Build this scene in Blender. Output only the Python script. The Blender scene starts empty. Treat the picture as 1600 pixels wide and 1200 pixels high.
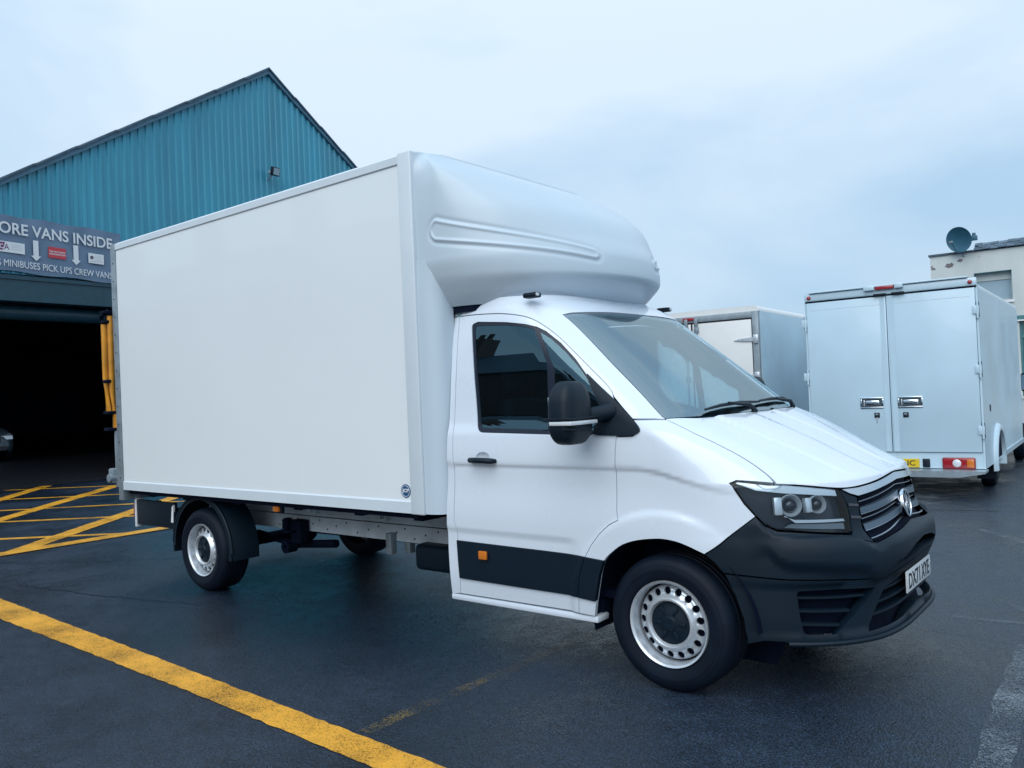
import bpy, bmesh, math, random
from mathutils import Vector, Matrix, Euler
from mathutils.geometry import delaunay_2d_cdt
random.seed(7)
SC=bpy.context.scene
COL=SC.collection
PI=math.pi
# ---------------------------------------------------------------- camera
cam_d=bpy.data.cameras.new('camera'); cam=bpy.data.objects.new('camera',cam_d); COL.objects.link(cam)
CAM=(2.08463,-4.78563,1.58642); YAW,PITCH,ROLL=-.67743,.01248,-.04294; FPX=1276.91
def cam_axes():
    cy,sy,cp,sp=math.cos(YAW),math.sin(YAW),math.cos(PITCH),math.sin(PITCH)
    f=Vector((sy*cp,cy*cp,sp)); r=Vector((cy,-sy,0)); u=r.cross(f)
    cr,sr=math.cos(ROLL),math.sin(ROLL)
    return r*cr+u*sr, u*cr-r*sr, f
_r,_u,_f=cam_axes()
cam.matrix_world=Matrix(((_r.x,_u.x,-_f.x,CAM[0]),(_r.y,_u.y,-_f.y,CAM[1]),(_r.z,_u.z,-_f.z,CAM[2]),(0,0,0,1)))
cam_d.sensor_fit='HORIZONTAL'; cam_d.sensor_width=36; cam_d.lens=FPX/1600*36
cam_d.clip_start=.05; cam_d.clip_end=1500
SC.camera=cam
# ---------------------------------------------------------------- world: overcast sky
SUN_EL,SUN_AZ=math.radians(42),math.radians(162)      # azimuth clockwise from +y
W=bpy.data.worlds.new('World'); SC.world=W; W.use_nodes=True
nt=W.node_tree; nt.nodes.clear()
def N(t,**k):
    n=nt.nodes.new(t)
    for a,b in k.items(): setattr(n,a,b)
    return n
out=N('ShaderNodeOutputWorld'); bg=N('ShaderNodeBackground'); bg.inputs['Strength'].default_value=.106
sky=N('ShaderNodeTexSky',sky_type='NISHITA'); sky.sun_disc=False; sky.sun_elevation=SUN_EL; sky.sun_rotation=SUN_AZ
tc=N('ShaderNodeTexCoord'); sep=N('ShaderNodeSeparateXYZ'); nt.links.new(tc.outputs['Generated'],sep.inputs[0])
mp=N('ShaderNodeMapping'); mp.inputs['Scale'].default_value=(1.0,1.0,2.4); mp.inputs['Location'].default_value=(2.74,1.42,0); nt.links.new(tc.outputs['Generated'],mp.inputs[0])
nz=N('ShaderNodeTexNoise'); nz.inputs['Scale'].default_value=1.7; nz.inputs['Detail'].default_value=5; nz.inputs['Roughness'].default_value=.5; nz.inputs['Distortion'].default_value=.3
nt.links.new(mp.outputs[0],nz.inputs['Vector'])
ramp=N('ShaderNodeValToRGB'); ramp.color_ramp.elements[0].position=.36; ramp.color_ramp.elements[1].position=.62
ramp.color_ramp.elements[0].color=(3.2,4.65,6.15,1); ramp.color_ramp.elements[1].color=(5.1,6.1,7.05,1)
nt.links.new(nz.outputs['Fac'],ramp.inputs['Fac'])
el=N('ShaderNodeMapRange'); el.inputs['From Min'].default_value=0; el.inputs['From Max'].default_value=1; el.inputs['To Min'].default_value=.95; el.inputs['To Max'].default_value=1.35
nt.links.new(sep.outputs['Z'],el.inputs['Value'])
mul=N('ShaderNodeMix',data_type='RGBA',blend_type='MULTIPLY'); mul.inputs['Factor'].default_value=1
nt.links.new(ramp.outputs[0],mul.inputs['A']); nt.links.new(el.outputs[0],mul.inputs['B'])
mix=N('ShaderNodeMix',data_type='RGBA'); mix.inputs['Factor'].default_value=.92
nt.links.new(sky.outputs[0],mix.inputs['A']); nt.links.new(mul.outputs['Result'],mix.inputs['B'])
nt.links.new(mix.outputs['Result'],bg.inputs['Color']); nt.links.new(bg.outputs[0],out.inputs[0])
# ---------------------------------------------------------------- sun behind cloud
sd=bpy.data.lights.new('sun','SUN'); sd.energy=1.5; sd.angle=math.radians(60); sd.color=(1,.98,.95)
sun=bpy.data.objects.new('sun',sd); COL.objects.link(sun)
sdir=Vector((math.sin(SUN_AZ)*math.cos(SUN_EL),math.cos(SUN_AZ)*math.cos(SUN_EL),math.sin(SUN_EL)))
sun.rotation_euler=sdir.to_track_quat('Z','Y').to_euler(); sun.location=sdir*60
vs=SC.view_settings; vs.view_transform='Standard'; vs.look='None'; vs.exposure=0.40; vs.gamma=1; vs.use_curve_mapping=False
SC.cycles.max_bounces=7; SC.cycles.transparent_max_bounces=12; SC.cycles.glossy_bounces=4; SC.cycles.diffuse_bounces=3
SC.cycles.use_denoising=True

# ---------------------------------------------------------------- helpers
def srgb(r,g,b):
    f=lambda c:(c/255/12.92 if c/255<=.04045 else ((c/255+.055)/1.055)**2.4)
    return (f(r),f(g),f(b))
MATS={}
def mat(name,col,rough=.5,metal=0,coat=0,var=0,vscale=6,bump=0,bscale=60,spec=.5,rvar=0,streak=0,emit=None):
    m=bpy.data.materials.new(name); m.use_nodes=True; t=m.node_tree; b=t.nodes['Principled BSDF']
    b.inputs['Base Color'].default_value=(*col,1); b.inputs['Roughness'].default_value=rough; b.inputs['Metallic'].default_value=metal
    b.inputs['Coat Weight'].default_value=coat; b.inputs['Coat Roughness'].default_value=.04; b.inputs['Specular IOR Level'].default_value=spec
    c=t.nodes.new('ShaderNodeTexCoord')
    if var or rvar:
        n=t.nodes.new('ShaderNodeTexNoise'); n.inputs['Scale'].default_value=vscale; n.inputs['Detail'].default_value=6
        if streak:
            mp=t.nodes.new('ShaderNodeMapping'); mp.inputs['Scale'].default_value=(1,1,1/streak); t.links.new(c.outputs['Object'],mp.inputs[0]); t.links.new(mp.outputs[0],n.inputs['Vector'])
        else: t.links.new(c.outputs['Object'],n.inputs['Vector'])
        if var:
            r=t.nodes.new('ShaderNodeMapRange'); r.inputs['From Min'].default_value=.3; r.inputs['From Max'].default_value=.7
            r.inputs['To Min'].default_value=1-var; r.inputs['To Max'].default_value=1+var*.6
            t.links.new(n.outputs['Fac'],r.inputs['Value'])
            mx=t.nodes.new('ShaderNodeMix'); mx.data_type='RGBA'; mx.blend_type='MULTIPLY'; mx.inputs['Factor'].default_value=1
            mx.inputs['A'].default_value=(*col,1); t.links.new(r.outputs[0],mx.inputs['B']); t.links.new(mx.outputs['Result'],b.inputs['Base Color'])
        if rvar:
            r=t.nodes.new('ShaderNodeMapRange'); r.inputs['From Min'].default_value=.3; r.inputs['From Max'].default_value=.7
            r.inputs['To Min'].default_value=max(.02,rough-rvar); r.inputs['To Max'].default_value=rough+rvar
            t.links.new(n.outputs['Fac'],r.inputs['Value']); t.links.new(r.outputs[0],b.inputs['Roughness'])
    if bump:
        n=t.nodes.new('ShaderNodeTexNoise'); n.inputs['Scale'].default_value=bscale; n.inputs['Detail'].default_value=4; t.links.new(c.outputs['Object'],n.inputs['Vector'])
        k=t.nodes.new('ShaderNodeBump'); k.inputs['Strength'].default_value=bump; k.inputs['Distance'].default_value=.01
        t.links.new(n.outputs['Fac'],k.inputs['Height']); t.links.new(k.outputs[0],b.inputs['Normal'])
    MATS[name]=m; return m
def glass(name,tint,rough=0,refl=1.0,ior=1.5):
    m=bpy.data.materials.new(name); m.use_nodes=True; t=m.node_tree; t.nodes.clear()
    o=t.nodes.new('ShaderNodeOutputMaterial'); tr=t.nodes.new('ShaderNodeBsdfTransparent'); tr.inputs[0].default_value=(*tint,1)
    g=t.nodes.new('ShaderNodeBsdfGlossy'); g.inputs['Roughness'].default_value=rough; g.inputs['Color'].default_value=(*(refl if isinstance(refl,tuple) else (refl,)*3),1)
    f=t.nodes.new('ShaderNodeFresnel'); f.inputs['IOR'].default_value=ior
    mx=t.nodes.new('ShaderNodeMixShader'); t.links.new(f.outputs[0],mx.inputs[0]); t.links.new(tr.outputs[0],mx.inputs[1]); t.links.new(g.outputs[0],mx.inputs[2]); t.links.new(mx.outputs[0],o.inputs[0])
    MATS[name]=m; return m
class MB:
    def __init__(s): s.v=[]; s.f=[]
    def add(s,vs,fs):
        k=len(s.v); s.v+= [tuple(v) for v in vs]; s.f+=[tuple(i+k for i in f) for f in fs]; return s
    def box(s,x0,x1,y0,y1,z0,z1,b=0,seg=2,M=None):
        if b<=0:
            vs=[(x0,y0,z0),(x1,y0,z0),(x1,y1,z0),(x0,y1,z0),(x0,y0,z1),(x1,y0,z1),(x1,y1,z1),(x0,y1,z1)]
            fs=[(0,3,2,1),(4,5,6,7),(0,1,5,4),(1,2,6,5),(2,3,7,6),(3,0,4,7)]
        else:
            bm=bmesh.new(); bmesh.ops.create_cube(bm,size=1)
            for v in bm.verts: v.co=Vector(((x0+x1)/2+v.co.x*(x1-x0),(y0+y1)/2+v.co.y*(y1-y0),(z0+z1)/2+v.co.z*(z1-z0)))
            bmesh.ops.bevel(bm,geom=bm.edges[:],offset=b,segments=seg,profile=.5,affect='EDGES')
            bm.verts.index_update(); vs=[v.co.copy() for v in bm.verts]; fs=[[v.index for v in f.verts] for f in bm.faces]; bm.free()
        if M is not None: vs=[M@Vector(v) for v in vs]
        return s.add(vs,fs)
    def prism(s,poly,a0,a1,axis='y',M=None):
        """poly in the plane across axis: axis y -> (x,z); x -> (y,z); z -> (x,y)"""
        n=len(poly); P=lambda p,a:{'y':(p[0],a,p[1]),'x':(a,p[0],p[1]),'z':(p[0],p[1],a)}[axis]
        vs=[P(p,a0) for p in poly]+[P(p,a1) for p in poly]
        if M is not None: vs=[M@Vector(v) for v in vs]
        fs=[tuple(range(n))[::-1],tuple(range(n,2*n))]+[(i,(i+1)%n,(i+1)%n+n,i+n) for i in range(n)]
        return s.add(vs,fs)
    def lathe(s,prof,n=48,M=None,close=False):
        """profile (r, a) turned about the y axis"""
        vs=[]; m=len(prof)
        for k in range(n):
            t=2*PI*k/n; vs+=[(r*math.cos(t),a,r*math.sin(t)) for r,a in prof]
        if M is not None: vs=[M@Vector(v) for v in vs]
        fs=[]
        for k in range(n):
            for i in range(m-1 if not close else m):
                j=(i+1)%m; k2=(k+1)%n; fs.append((k*m+i,k2*m+i,k2*m+j,k*m+j))
        return s.add(vs,fs)
    def tube(s,path,r,n=8,caps=True,flat=1):
        path=[Vector(p) for p in path]; vs=[]; 
        for i,p in enumerate(path):
            d=(path[min(i+1,len(path)-1)]-path[max(i-1,0)]).normalized()
            a=d.cross(Vector((0,0,1)));  a=a.normalized() if a.length>.05 else d.cross(Vector((1,0,0))).normalized()
            b=d.cross(a); rr=r[i] if isinstance(r,(list,tuple)) else r
            vs+=[p+a*rr*math.cos(2*PI*k/n)+b*rr*flat*math.sin(2*PI*k/n) for k in range(n)]
        fs=[(i*n+k,i*n+(k+1)%n,(i+1)*n+(k+1)%n,(i+1)*n+k) for i in range(len(path)-1) for k in range(n)]
        if caps: fs+=[tuple(range(n))[::-1],tuple(range((len(path)-1)*n,len(path)*n))]
        return s.add(vs,fs)
    def grid(s,rows,flip=False):
        m=len(rows[0]); vs=[p for r in rows for p in r]
        fs=[(i*m+j,(i+1)*m+j,(i+1)*m+j+1,i*m+j+1) for i in range(len(rows)-1) for j in range(m-1)]
        if flip: fs=[f[::-1] for f in fs]
        return s.add(vs,fs)
    def build(s,name,m,parent=None,smooth=None,fix=True):
        me=bpy.data.meshes.new(name); me.from_pydata(s.v,[],s.f)
        if fix:
            bm=bmesh.new(); bm.from_mesh(me); bmesh.ops.recalc_face_normals(bm,faces=bm.faces[:]); bm.to_mesh(me); bm.free()
        if smooth is not None:
            me.polygons.foreach_set('use_smooth',[True]*len(me.polygons)); me.set_sharp_from_angle(angle=math.radians(smooth))
        o=bpy.data.objects.new(name,me); COL.objects.link(o); me.materials.append(m)
        if parent: o.parent=parent
        return o
def thing(name,label,cat,loc=(0,0,0),rz=0,group=None,parent=None):
    o=bpy.data.objects.new(name,None); o.empty_display_size=.3; COL.objects.link(o); o.location=loc; o.rotation_euler=(0,0,rz)
    o['label']=label; o['category']=cat
    if group: o['group']=group
    return o
def tag(o,label,cat,group=None):
    o['label']=label; o['category']=cat
    if group: o['group']=group
    return o
def struct(o): o['kind']='structure'; return o
def stuff(o): o['kind']='stuff'; return o
def share(o,loc=(0,0,0),parent=None,rot=None):
    c=o.copy(); COL.objects.link(c); c.parent=parent if parent else o.parent; c.location=loc
    if rot: c.rotation_euler=rot
    return c
def text(name,s,m,parent,origin,ux,uy,width=None,height=None,depth=.002,bold=0,spacing=1.0):
    cu=bpy.data.curves.new(name,'FONT'); cu.body=s; cu.size=1; cu.offset=bold; cu.space_character=spacing; cu.fill_mode='FRONT' if depth==0 else 'BOTH'; cu.extrude=.01; cu.resolution_u=4
    t=bpy.data.objects.new(name,cu); COL.objects.link(t); dg=bpy.context.evaluated_depsgraph_get(); dg.update()
    me=bpy.data.meshes.new_from_object(t.evaluated_get(dg)); bpy.data.objects.remove(t); bpy.data.curves.remove(cu)
    xs=[v.co.x for v in me.vertices]; ys=[v.co.y for v in me.vertices]; x0,x1,y0,y1=min(xs),max(xs),min(ys),max(ys)
    kx=width/(x1-x0) if width else None; ky=height/(y1-y0) if height else None
    kx=kx or ky; ky=ky or kx
    O=Vector(origin); U=Vector(ux).normalized(); V=Vector(uy).normalized(); Nn=U.cross(V)
    for v in me.vertices: v.co=O+U*((v.co.x-x0)*kx)+V*((v.co.y-y0)*ky)+Nn*(v.co.z*depth/.01+depth)
    me.materials.clear(); me.materials.append(m); me.name=name
    o=bpy.data.objects.new(name,me); COL.objects.link(o); o.parent=parent; return o
def plate(pts,t,Nrm):
    """a thin slab with outline pts (3d) extruded by t along Nrm"""
    n=len(pts); Nv=Vector(Nrm).normalized()*t
    return MB().add([Vector(p) for p in pts]+[Vector(p)+Nv for p in pts],[tuple(range(n))[::-1],tuple(range(n,2*n))]+[(i,(i+1)%n,(i+1)%n+n,i+n) for i in range(n)])
# ---------------------------------------------------------------- materials
PAINT=mat('white_van_paint',(.67,.75,.84),.27,coat=.8,rvar=.03,vscale=3)
GELCOAT=mat('luton_gelcoat',(.50,.60,.68),.32,coat=0,var=.03,vscale=1.5)
GRP=mat('box_panel_white',(.75,.81,.84),.32,coat=.45,var=.02,vscale=.8,bump=.05,bscale=1.6)
ALU=mat('white_trim',(.60,.68,.74),.35,coat=.2,var=.03)
GALV=mat('galvanised_steel',(.26,.32,.36),.5,metal=.35,var=.22,vscale=9,bump=.05)
RAILP=mat('grey_chassis_paint',(.50,.58,.64),.45,var=.25,vscale=5,bump=.06)
BLACK=mat('black_textured_plastic',(.0026,.0115,.0225),.5,bump=.06,bscale=900,spec=.28,var=.12,vscale=4)
GLOSSBLK=mat('gloss_black',(.004,.010,.026),.12,coat=.5)
RUBBER=mat('tyre_rubber',(.0022,.0075,.018),.62,spec=.22,bump=.05,bscale=80,var=.3,vscale=7)
DARK=mat('underside_black',(.002,.006,.020),.8,var=.3,spec=.12)
SEAL=mat('window_seal',(.004,.010,.026),.4)
STEELW=mat('wheel_silver',(.60,.65,.70),.30,metal=.55,var=.06,vscale=12,rvar=.06)
CHROME=mat('chrome',(.75,.80,.85),.10,metal=1)
SATIN=mat('satin_grille_grey',(.075,.115,.16),.38,metal=.3)
TINTG=glass('side_glass',(.28,.47,.54),0,(.50,.84,1.0),2.05)
WSG=glass('windscreen_glass',(.82,.95,.98),0.0,(.80,.95,1.0),4.3)
LENS=glass('lamp_lens',(.84,.90,.94),.0,(.9,.97,1),1.36)
FRIT=mat('windscreen_black_border',(.02,.05,.08),.10,coat=.3)
REFL=mat('lamp_reflector',(.74,.80,.85),.25,metal=.35)
HOUSE=mat('lamp_housing',(.012,.025,.045),.25)
RED=mat('red_lens',(.30,.012,.020),.15,coat=.5)
AMBER=mat('amber_lens',(.60,.17,.02),.18,coat=.5)
CLEARL=mat('clear_lens',(.62,.66,.70),.12,coat=.5)
ORANGE=mat('orange_lift_paint',(.62,.27,.02),.45,var=.25,vscale=9)
PLATEW=mat('plate_white',(.62,.67,.70),.35)
PLATEY=mat('plate_yellow',(.68,.47,.02),.35)
INK=mat('plate_black',(.008,.010,.016),.5)
BLUEST=mat('sticker_blue',(.02,.09,.20),.3)
WHITEP=mat('print_white',(.74,.77,.80),.5)
SEATF=mat('seat_fabric',(.06,.10,.12),.9,bump=.1,bscale=200)
DASH=mat('dashboard_plastic',(.22,.34,.38),.6,bump=.03,bscale=300)
CABIN=mat('cabin_trim',(.20,.30,.34),.8)
TRUCKW=mat('truck_pale_paint',(.50,.66,.76),.30,coat=.4,var=.05,vscale=2)
TRUCKD=mat('truck_door_paint',(.48,.65,.76),.36,coat=.25,var=.06,vscale=1.6)
TRUCKS=mat('truck_side_aluminium',(.55,.72,.82),.38,metal=.1,coat=.1,var=.12,vscale=1.4,rvar=.08)
TRUCKL=mat('far_truck_grp',(.70,.72,.72),.4,var=.03)
STEP=mat('step_plate',(.38,.46,.52),.35,metal=.6,var=.2,vscale=14,bump=.2,bscale=120)
CLAD=mat('blue_cladding',(.045,.30,.43),.42,var=.20,vscale=1.6,streak=6,rvar=.08)
CLADT=mat('verge_trim',(.06,.16,.24),.5,var=.15)
ROOFM=mat('roof_sheet',(.06,.11,.16),.7,var=.3)
BEAMM=mat('door_header_teal',(.010,.055,.085),.45,var=.2)
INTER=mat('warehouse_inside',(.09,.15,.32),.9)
BANNER=mat('banner_vinyl',(.12,.19,.29),.42,var=.08,vscale=2,bump=.25,bscale=2.5)
BANW=mat('banner_white_print',(.66,.72,.76),.5)
BANR=mat('banner_red_print',(.50,.045,.065),.5)
BANP=mat('banner_purple_print',(.16,.035,.13),.5)
BANG=mat('banner_grey_print',(.40,.42,.46),.5)
DISHM=mat('dish_blue_grey',(.03,.125,.19),.5,var=.15)
SLATE=mat('roof_slate',(.06,.10,.14),.6,var=.4,vscale=5)
SLATE2=mat('roof_slate_light',(.10,.15,.20),.6,var=.4,vscale=5)
MORTAR=mat('bare_mortar',(.17,.16,.16),.9,bump=.4)
TEAL=mat('teal_window_paint',(.06,.20,.22),.5,var=.2)
BLIND=mat('window_blind',(.30,.42,.50),.7)
CARW=mat('parked_car_paint',(.10,.15,.20),.3,coat=.5)
BRICK=mat('house_brick',(.14,.09,.075),.8,var=.3)
def render_mat():
    m=mat('white_render',(.57,.62,.62),.85,var=.12,vscale=1.2,bump=.25,bscale=18,streak=3); return m
RENDERW=render_mat()
def asphalt():
    m=bpy.data.materials.new('wet_asphalt'); m.use_nodes=True; t=m.node_tree; b=t.nodes['Principled BSDF']; L=t.links.new
    c=t.nodes.new('ShaderNodeTexCoord'); P=c.outputs['Object']
    def noise(sc,d=4,ro=.5):
        n=t.nodes.new('ShaderNodeTexNoise'); n.inputs['Scale'].default_value=sc; n.inputs['Detail'].default_value=d; n.inputs['Roughness'].default_value=ro; L(P,n.inputs['Vector']); return n.outputs['Fac']
    def mr(v,a,b_,c_,d):
        r=t.nodes.new('ShaderNodeMapRange'); r.inputs['From Min'].default_value=a; r.inputs['From Max'].default_value=b_; r.inputs['To Min'].default_value=c_; r.inputs['To Max'].default_value=d; L(v,r.inputs['Value']); return r.outputs[0]
    big=noise(.45,5,.6); fine=noise(140,3,.6); mid=noise(6,6,.65)
    def mth(op,a,b2):
        n=t.nodes.new('ShaderNodeMath'); n.operation=op
        for i,x in enumerate((a,b2)):
            if isinstance(x,(int,float)): n.inputs[i].default_value=x
            else: L(x,n.inputs[i])
        return n.outputs[0]
    vc=t.nodes.new('ShaderNodeTexVoronoi'); vc.inputs['Scale'].default_value=150; L(P,vc.inputs['Vector']); sc_=t.nodes.new('ShaderNodeSeparateColor'); L(vc.outputs['Color'],sc_.inputs[0])
    stone=mr(sc_.outputs[0],.5,1.0,.75,2.6); srough=mr(sc_.outputs[1],0,1,-.10,.14)
    val0=mth('MULTIPLY',mth('MULTIPLY',mr(big,.36,.64,.55,1.45),mr(fine,.38,.64,.25,2.0)),mr(mid,.3,.7,.75,1.25))
    val=mth('MULTIPLY',val0,stone)
    mx=t.nodes.new('ShaderNodeMix'); mx.data_type='RGBA'; mx.blend_type='MULTIPLY'; mx.inputs['Factor'].default_value=1
    mx.inputs['A'].default_value=(.0078,.0150,.0275,1); L(val,mx.inputs['B']); L(mx.outputs['Result'],b.inputs['Base Color'])
    L(mth('ADD',mth('ADD',mr(big,.38,.62,.13,.42),mr(mid,.3,.7,-.06,.10)),srough),b.inputs['Roughness'])
    v=t.nodes.new('ShaderNodeTexVoronoi'); v.inputs['Scale'].default_value=95; L(P,v.inputs['Vector'])
    h=mth('ADD',mth('MULTIPLY',v.outputs['Distance'],.8),mth('MULTIPLY',fine,.7))
    k=t.nodes.new('ShaderNodeBump'); k.inputs['Strength'].default_value=.75; k.inputs['Distance'].default_value=.008; L(h,k.inputs['Height'])
    k2=t.nodes.new('ShaderNodeBump'); k2.inputs['Strength'].default_value=.25; k2.inputs['Distance'].default_value=.03; L(mid,k2.inputs['Height']); L(k.outputs[0],k2.inputs['Normal'])
    L(k2.outputs[0],b.inputs['Normal']); b.inputs['Specular IOR Level'].default_value=.5
    return m
ASPHALT=asphalt()
def road_paint(name,col,wear,thr=.5,soft=.08):
    """worn paint: asphalt shows where the noise bites"""
    m=bpy.data.materials.new(name); m.use_nodes=True; t=m.node_tree; b=t.nodes['Principled BSDF']; L=t.links.new
    c=t.nodes.new('ShaderNodeTexCoord')
    def noise(sc,d):
        n=t.nodes.new('ShaderNodeTexNoise'); n.inputs['Scale'].default_value=sc; n.inputs['Detail'].default_value=d; n.inputs['Roughness'].default_value=.65; L(c.outputs['Object'],n.inputs['Vector']); return n.outputs['Fac']
    a=noise(120,5); g=noise(2.2,5)
    ad=t.nodes.new('ShaderNodeMath'); ad.operation='MULTIPLY_ADD'; L(g,ad.inputs[0]); ad.inputs[1].default_value=.55; L(a,ad.inputs[2])
    r=t.nodes.new('ShaderNodeMapRange'); r.inputs['From Min'].default_value=thr-soft; r.inputs['From Max'].default_value=thr+soft; r.inputs['To Min'].default_value=wear; r.inputs['To Max'].default_value=0; L(ad.outputs[0],r.inputs['Value'])
    v=t.nodes.new('ShaderNodeMapRange'); v.inputs['From Min'].default_value=.3; v.inputs['From Max'].default_value=.7; v.inputs['To Min'].default_value=.72; v.inputs['To Max'].default_value=1.2; L(g,v.inputs['Value'])
    pc=t.nodes.new('ShaderNodeMix'); pc.data_type='RGBA'; pc.blend_type='MULTIPLY'; pc.inputs['Factor'].default_value=1; pc.inputs['A'].default_value=(*col,1); L(v.outputs[0],pc.inputs['B'])
    L(pc.outputs['Result'],b.inputs['Base Color']); b.inputs['Roughness'].default_value=.36
    tp_=t.nodes.new('ShaderNodeBsdfTransparent'); ms=t.nodes.new('ShaderNodeMixShader'); L(r.outputs[0],ms.inputs[0]); L(b.outputs[0],ms.inputs[1]); L(tp_.outputs[0],ms.inputs[2]); L(ms.outputs[0],t.nodes['Material Output'].inputs[0])
    k=t.nodes.new('ShaderNodeBump'); vv=t.nodes.new('ShaderNodeTexVoronoi'); vv.inputs['Scale'].default_value=95; L(c.outputs['Object'],vv.inputs['Vector']); sm_=t.nodes.new('ShaderNodeMath'); sm_.operation='ADD'; L(a,sm_.inputs[0]); L(vv.outputs['Distance'],sm_.inputs[1]); k.inputs['Strength'].default_value=.7; k.inputs['Distance'].default_value=.007; L(sm_.outputs[0],k.inputs['Height']); L(k.outputs[0],b.inputs['Normal'])
    return m
YELLOW=road_paint('yellow_road_paint',(.84,.40,.03),.95,.675,.10)
FADED=road_paint('faded_white_paint',(.20,.24,.28),1.0,.835,.12)
GHOST=road_paint('ghost_yellow_paint',(.30,.21,.06),1.0,.895,.09)
TAR=mat('tar_seam',(.010,.013,.018),.35,bump=.3,bscale=60)
import math
def hermite(keys):
    xs=[k[0] for k in keys]; ys=[k[1] for k in keys]; n=len(xs)
    h=[xs[i+1]-xs[i] for i in range(n-1)]; dl=[(ys[i+1]-ys[i])/h[i] for i in range(n-1)]
    m=[0]*n; m[0]=dl[0]; m[-1]=dl[-1]
    for i in range(1,n-1):
        m[i]=0 if dl[i-1]*dl[i]<=0 else 2*dl[i-1]*dl[i]/(dl[i-1]+dl[i])
    def f(x):
        if x<=xs[0]: return ys[0]
        if x>=xs[-1]: return ys[-1]
        i=0
        while x>xs[i+1]: i+=1
        t=(x-xs[i])/h[i]
        return ((1+2*t)*(1-t)**2*ys[i]+t*(1-t)**2*h[i]*m[i]+t*t*(3-2*t)*ys[i+1]+t*t*(t-1)*h[i]*m[i+1])
    return f
def sstep(a,b,x):
    t=min(1,max(0,(x-a)/(b-a))); return t*t*(3-2*t)
# ---- cab skin: a stack of plan curves, point(s, z) ----
XF_BUMPER=hermite([(.22,.88),(.27,.945),(.31,.985),(.34,.99),(.37,.972),(.45,.968),(.575,.975),(.595,.985),(.605,1.0),(.70,1.014),(.765,1.008),(.80,.985),(.835,.945),(.86,.935),(1.0,.908),(1.09,.880)])
XF_HOOD=hermite([(1.09,.880),(1.115,.82),(1.15,.745),(1.26,.53),(1.35,.335),(1.43,.15)])
XF_GLASS=hermite([(1.43,.15),(1.78,-.262),(2.02,-.565),(2.13,-.72),(2.2,-.86)])
WID=hermite([(.22,.975),(.33,.99),(.45,1.005),(.68,1.015),(.95,1.022),(1.18,1.022),(1.33,1.010),(1.43,.985),(1.75,.945),(2.05,.895),(2.13,.872),(2.2,.84)])
X0=hermite([(.22,.02),(1.1,.0),(1.26,.0),(1.35,-.08),(1.43,-.25),(1.75,-.74),(2.13,-1.2),(2.2,-1.3)])
QQ=hermite([(.22,3.2),(.7,3.0),(1.26,3.0),(1.43,3.6),(2.2,3.6)])
PP=hermite([(.22,2.2),(1.26,2.2),(1.43,2.4),(2.2,2.4)])
def _table():
    n=4000; pts=[]
    for i in range(n+1):
        th=math.pi/2*i/n
        pts.append((.95*math.sin(th)**(2/2.2),1.02*max(0,math.cos(th))**(2/3)))
    L=[0]
    for i in range(n): L.append(L[-1]+math.hypot(pts[i+1][0]-pts[i][0],pts[i+1][1]-pts[i][1]))
    return [l/L[-1] for l in L],L[-1]
TAB,TLEN=_table()
def theta(u):
    lo,hi=0,len(TAB)-1
    while hi-lo>1:
        m=(lo+hi)//2
        if TAB[m]<=u: lo=m
        else: hi=m
    f=(u-TAB[lo])/(TAB[hi]-TAB[lo])
    return math.pi/2*(lo+f)/(len(TAB)-1)
def xf(z):
    return XF_BUMPER(z) if z<1.09 else XF_HOOD(z) if z<1.43 else XF_GLASS(z)
def s_mid(z): return X0(z)+TLEN
def cab(s,z):
    x0=X0(z); W=WID(z); sc=x0+TLEN; sg=-1
    if s>sc: s=2*sc-s; sg=1
    if s<=x0: return (s,sg*W,z)
    th=theta(min(1,(s-x0)/TLEN)); c=max(0.0,math.cos(th)); sn=math.sin(th)
    return (x0+(xf(z)-x0)*sn**(2/PP(z)), sg*W*c**(2/QQ(z)), z)
# ---------------------------------------------------------------- body panels cut from the cab skin
ARC_C=(0.0,.345)
def disp(s,z):
    """pressed creases of the side: handle crease and the wheel-arch flare"""
    d=0
    if z<1.25 and s<.9:
        zc=1.178-.115*sstep(-.15,.5,s)
        k=zc-z
        fade=1-sstep(.0,.60,s)
        if k>0: d-=.013*sstep(0,.036,k)*(1-sstep(.10,.36,k))*fade
        zl=.775
        if s<-.2: d-=.010*sstep(0,.05,zl-z)*(1-.4*sstep(.1,.3,zl-z))*(1-sstep(-.62,-.5,s))
        r=math.hypot(s-ARC_C[0],z-ARC_C[1])
        d+=.012*(1-sstep(.565,.62,r))*(1-sstep(.08,.40,s)) if s<.45 else 0
    return d
def hoodcrease(s,z):
    if z<1.07: return 0
    x,y,_=cab(s,z); a=abs(y)
    t=sstep(1.075,1.14,z)
    e=.47+.12*sstep(1.1,1.43,z)
    return .016*sstep(e+.06,e-.03,a)*t if False else -.009*t*sstep(e-.022,e+.022,a)*(1-sstep(e+.12,e+.28,a))-.004*t*(1-sstep(.13,.20,a))
def P3(s,z,off,fn,e=.002):
    f=lambda a,b:Vector(cab(a,b))
    p=f(s,z); ds=f(s+e,z)-f(s-e,z); dz=f(s,z+e)-f(s,z-e); n=ds.cross(dz)
    n=n.normalized() if n.length>1e-12 else Vector((1,0,0))
    return p+n*(off+(fn(s,z) if fn else 0)), n
def P3n(s,z,off,fn,ne=.002):
    p,n0=P3(s,z,off,fn,ne)
    if fn:
        e=.004; a=P3(s+e,z,off,fn)[0]-P3(s-e,z,off,fn)[0]; b=P3(s,z+e,off,fn)[0]-P3(s,z-e,off,fn)[0]; n=a.cross(b).normalized()
        return p,n,n0
    return p,n0,n0
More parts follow.
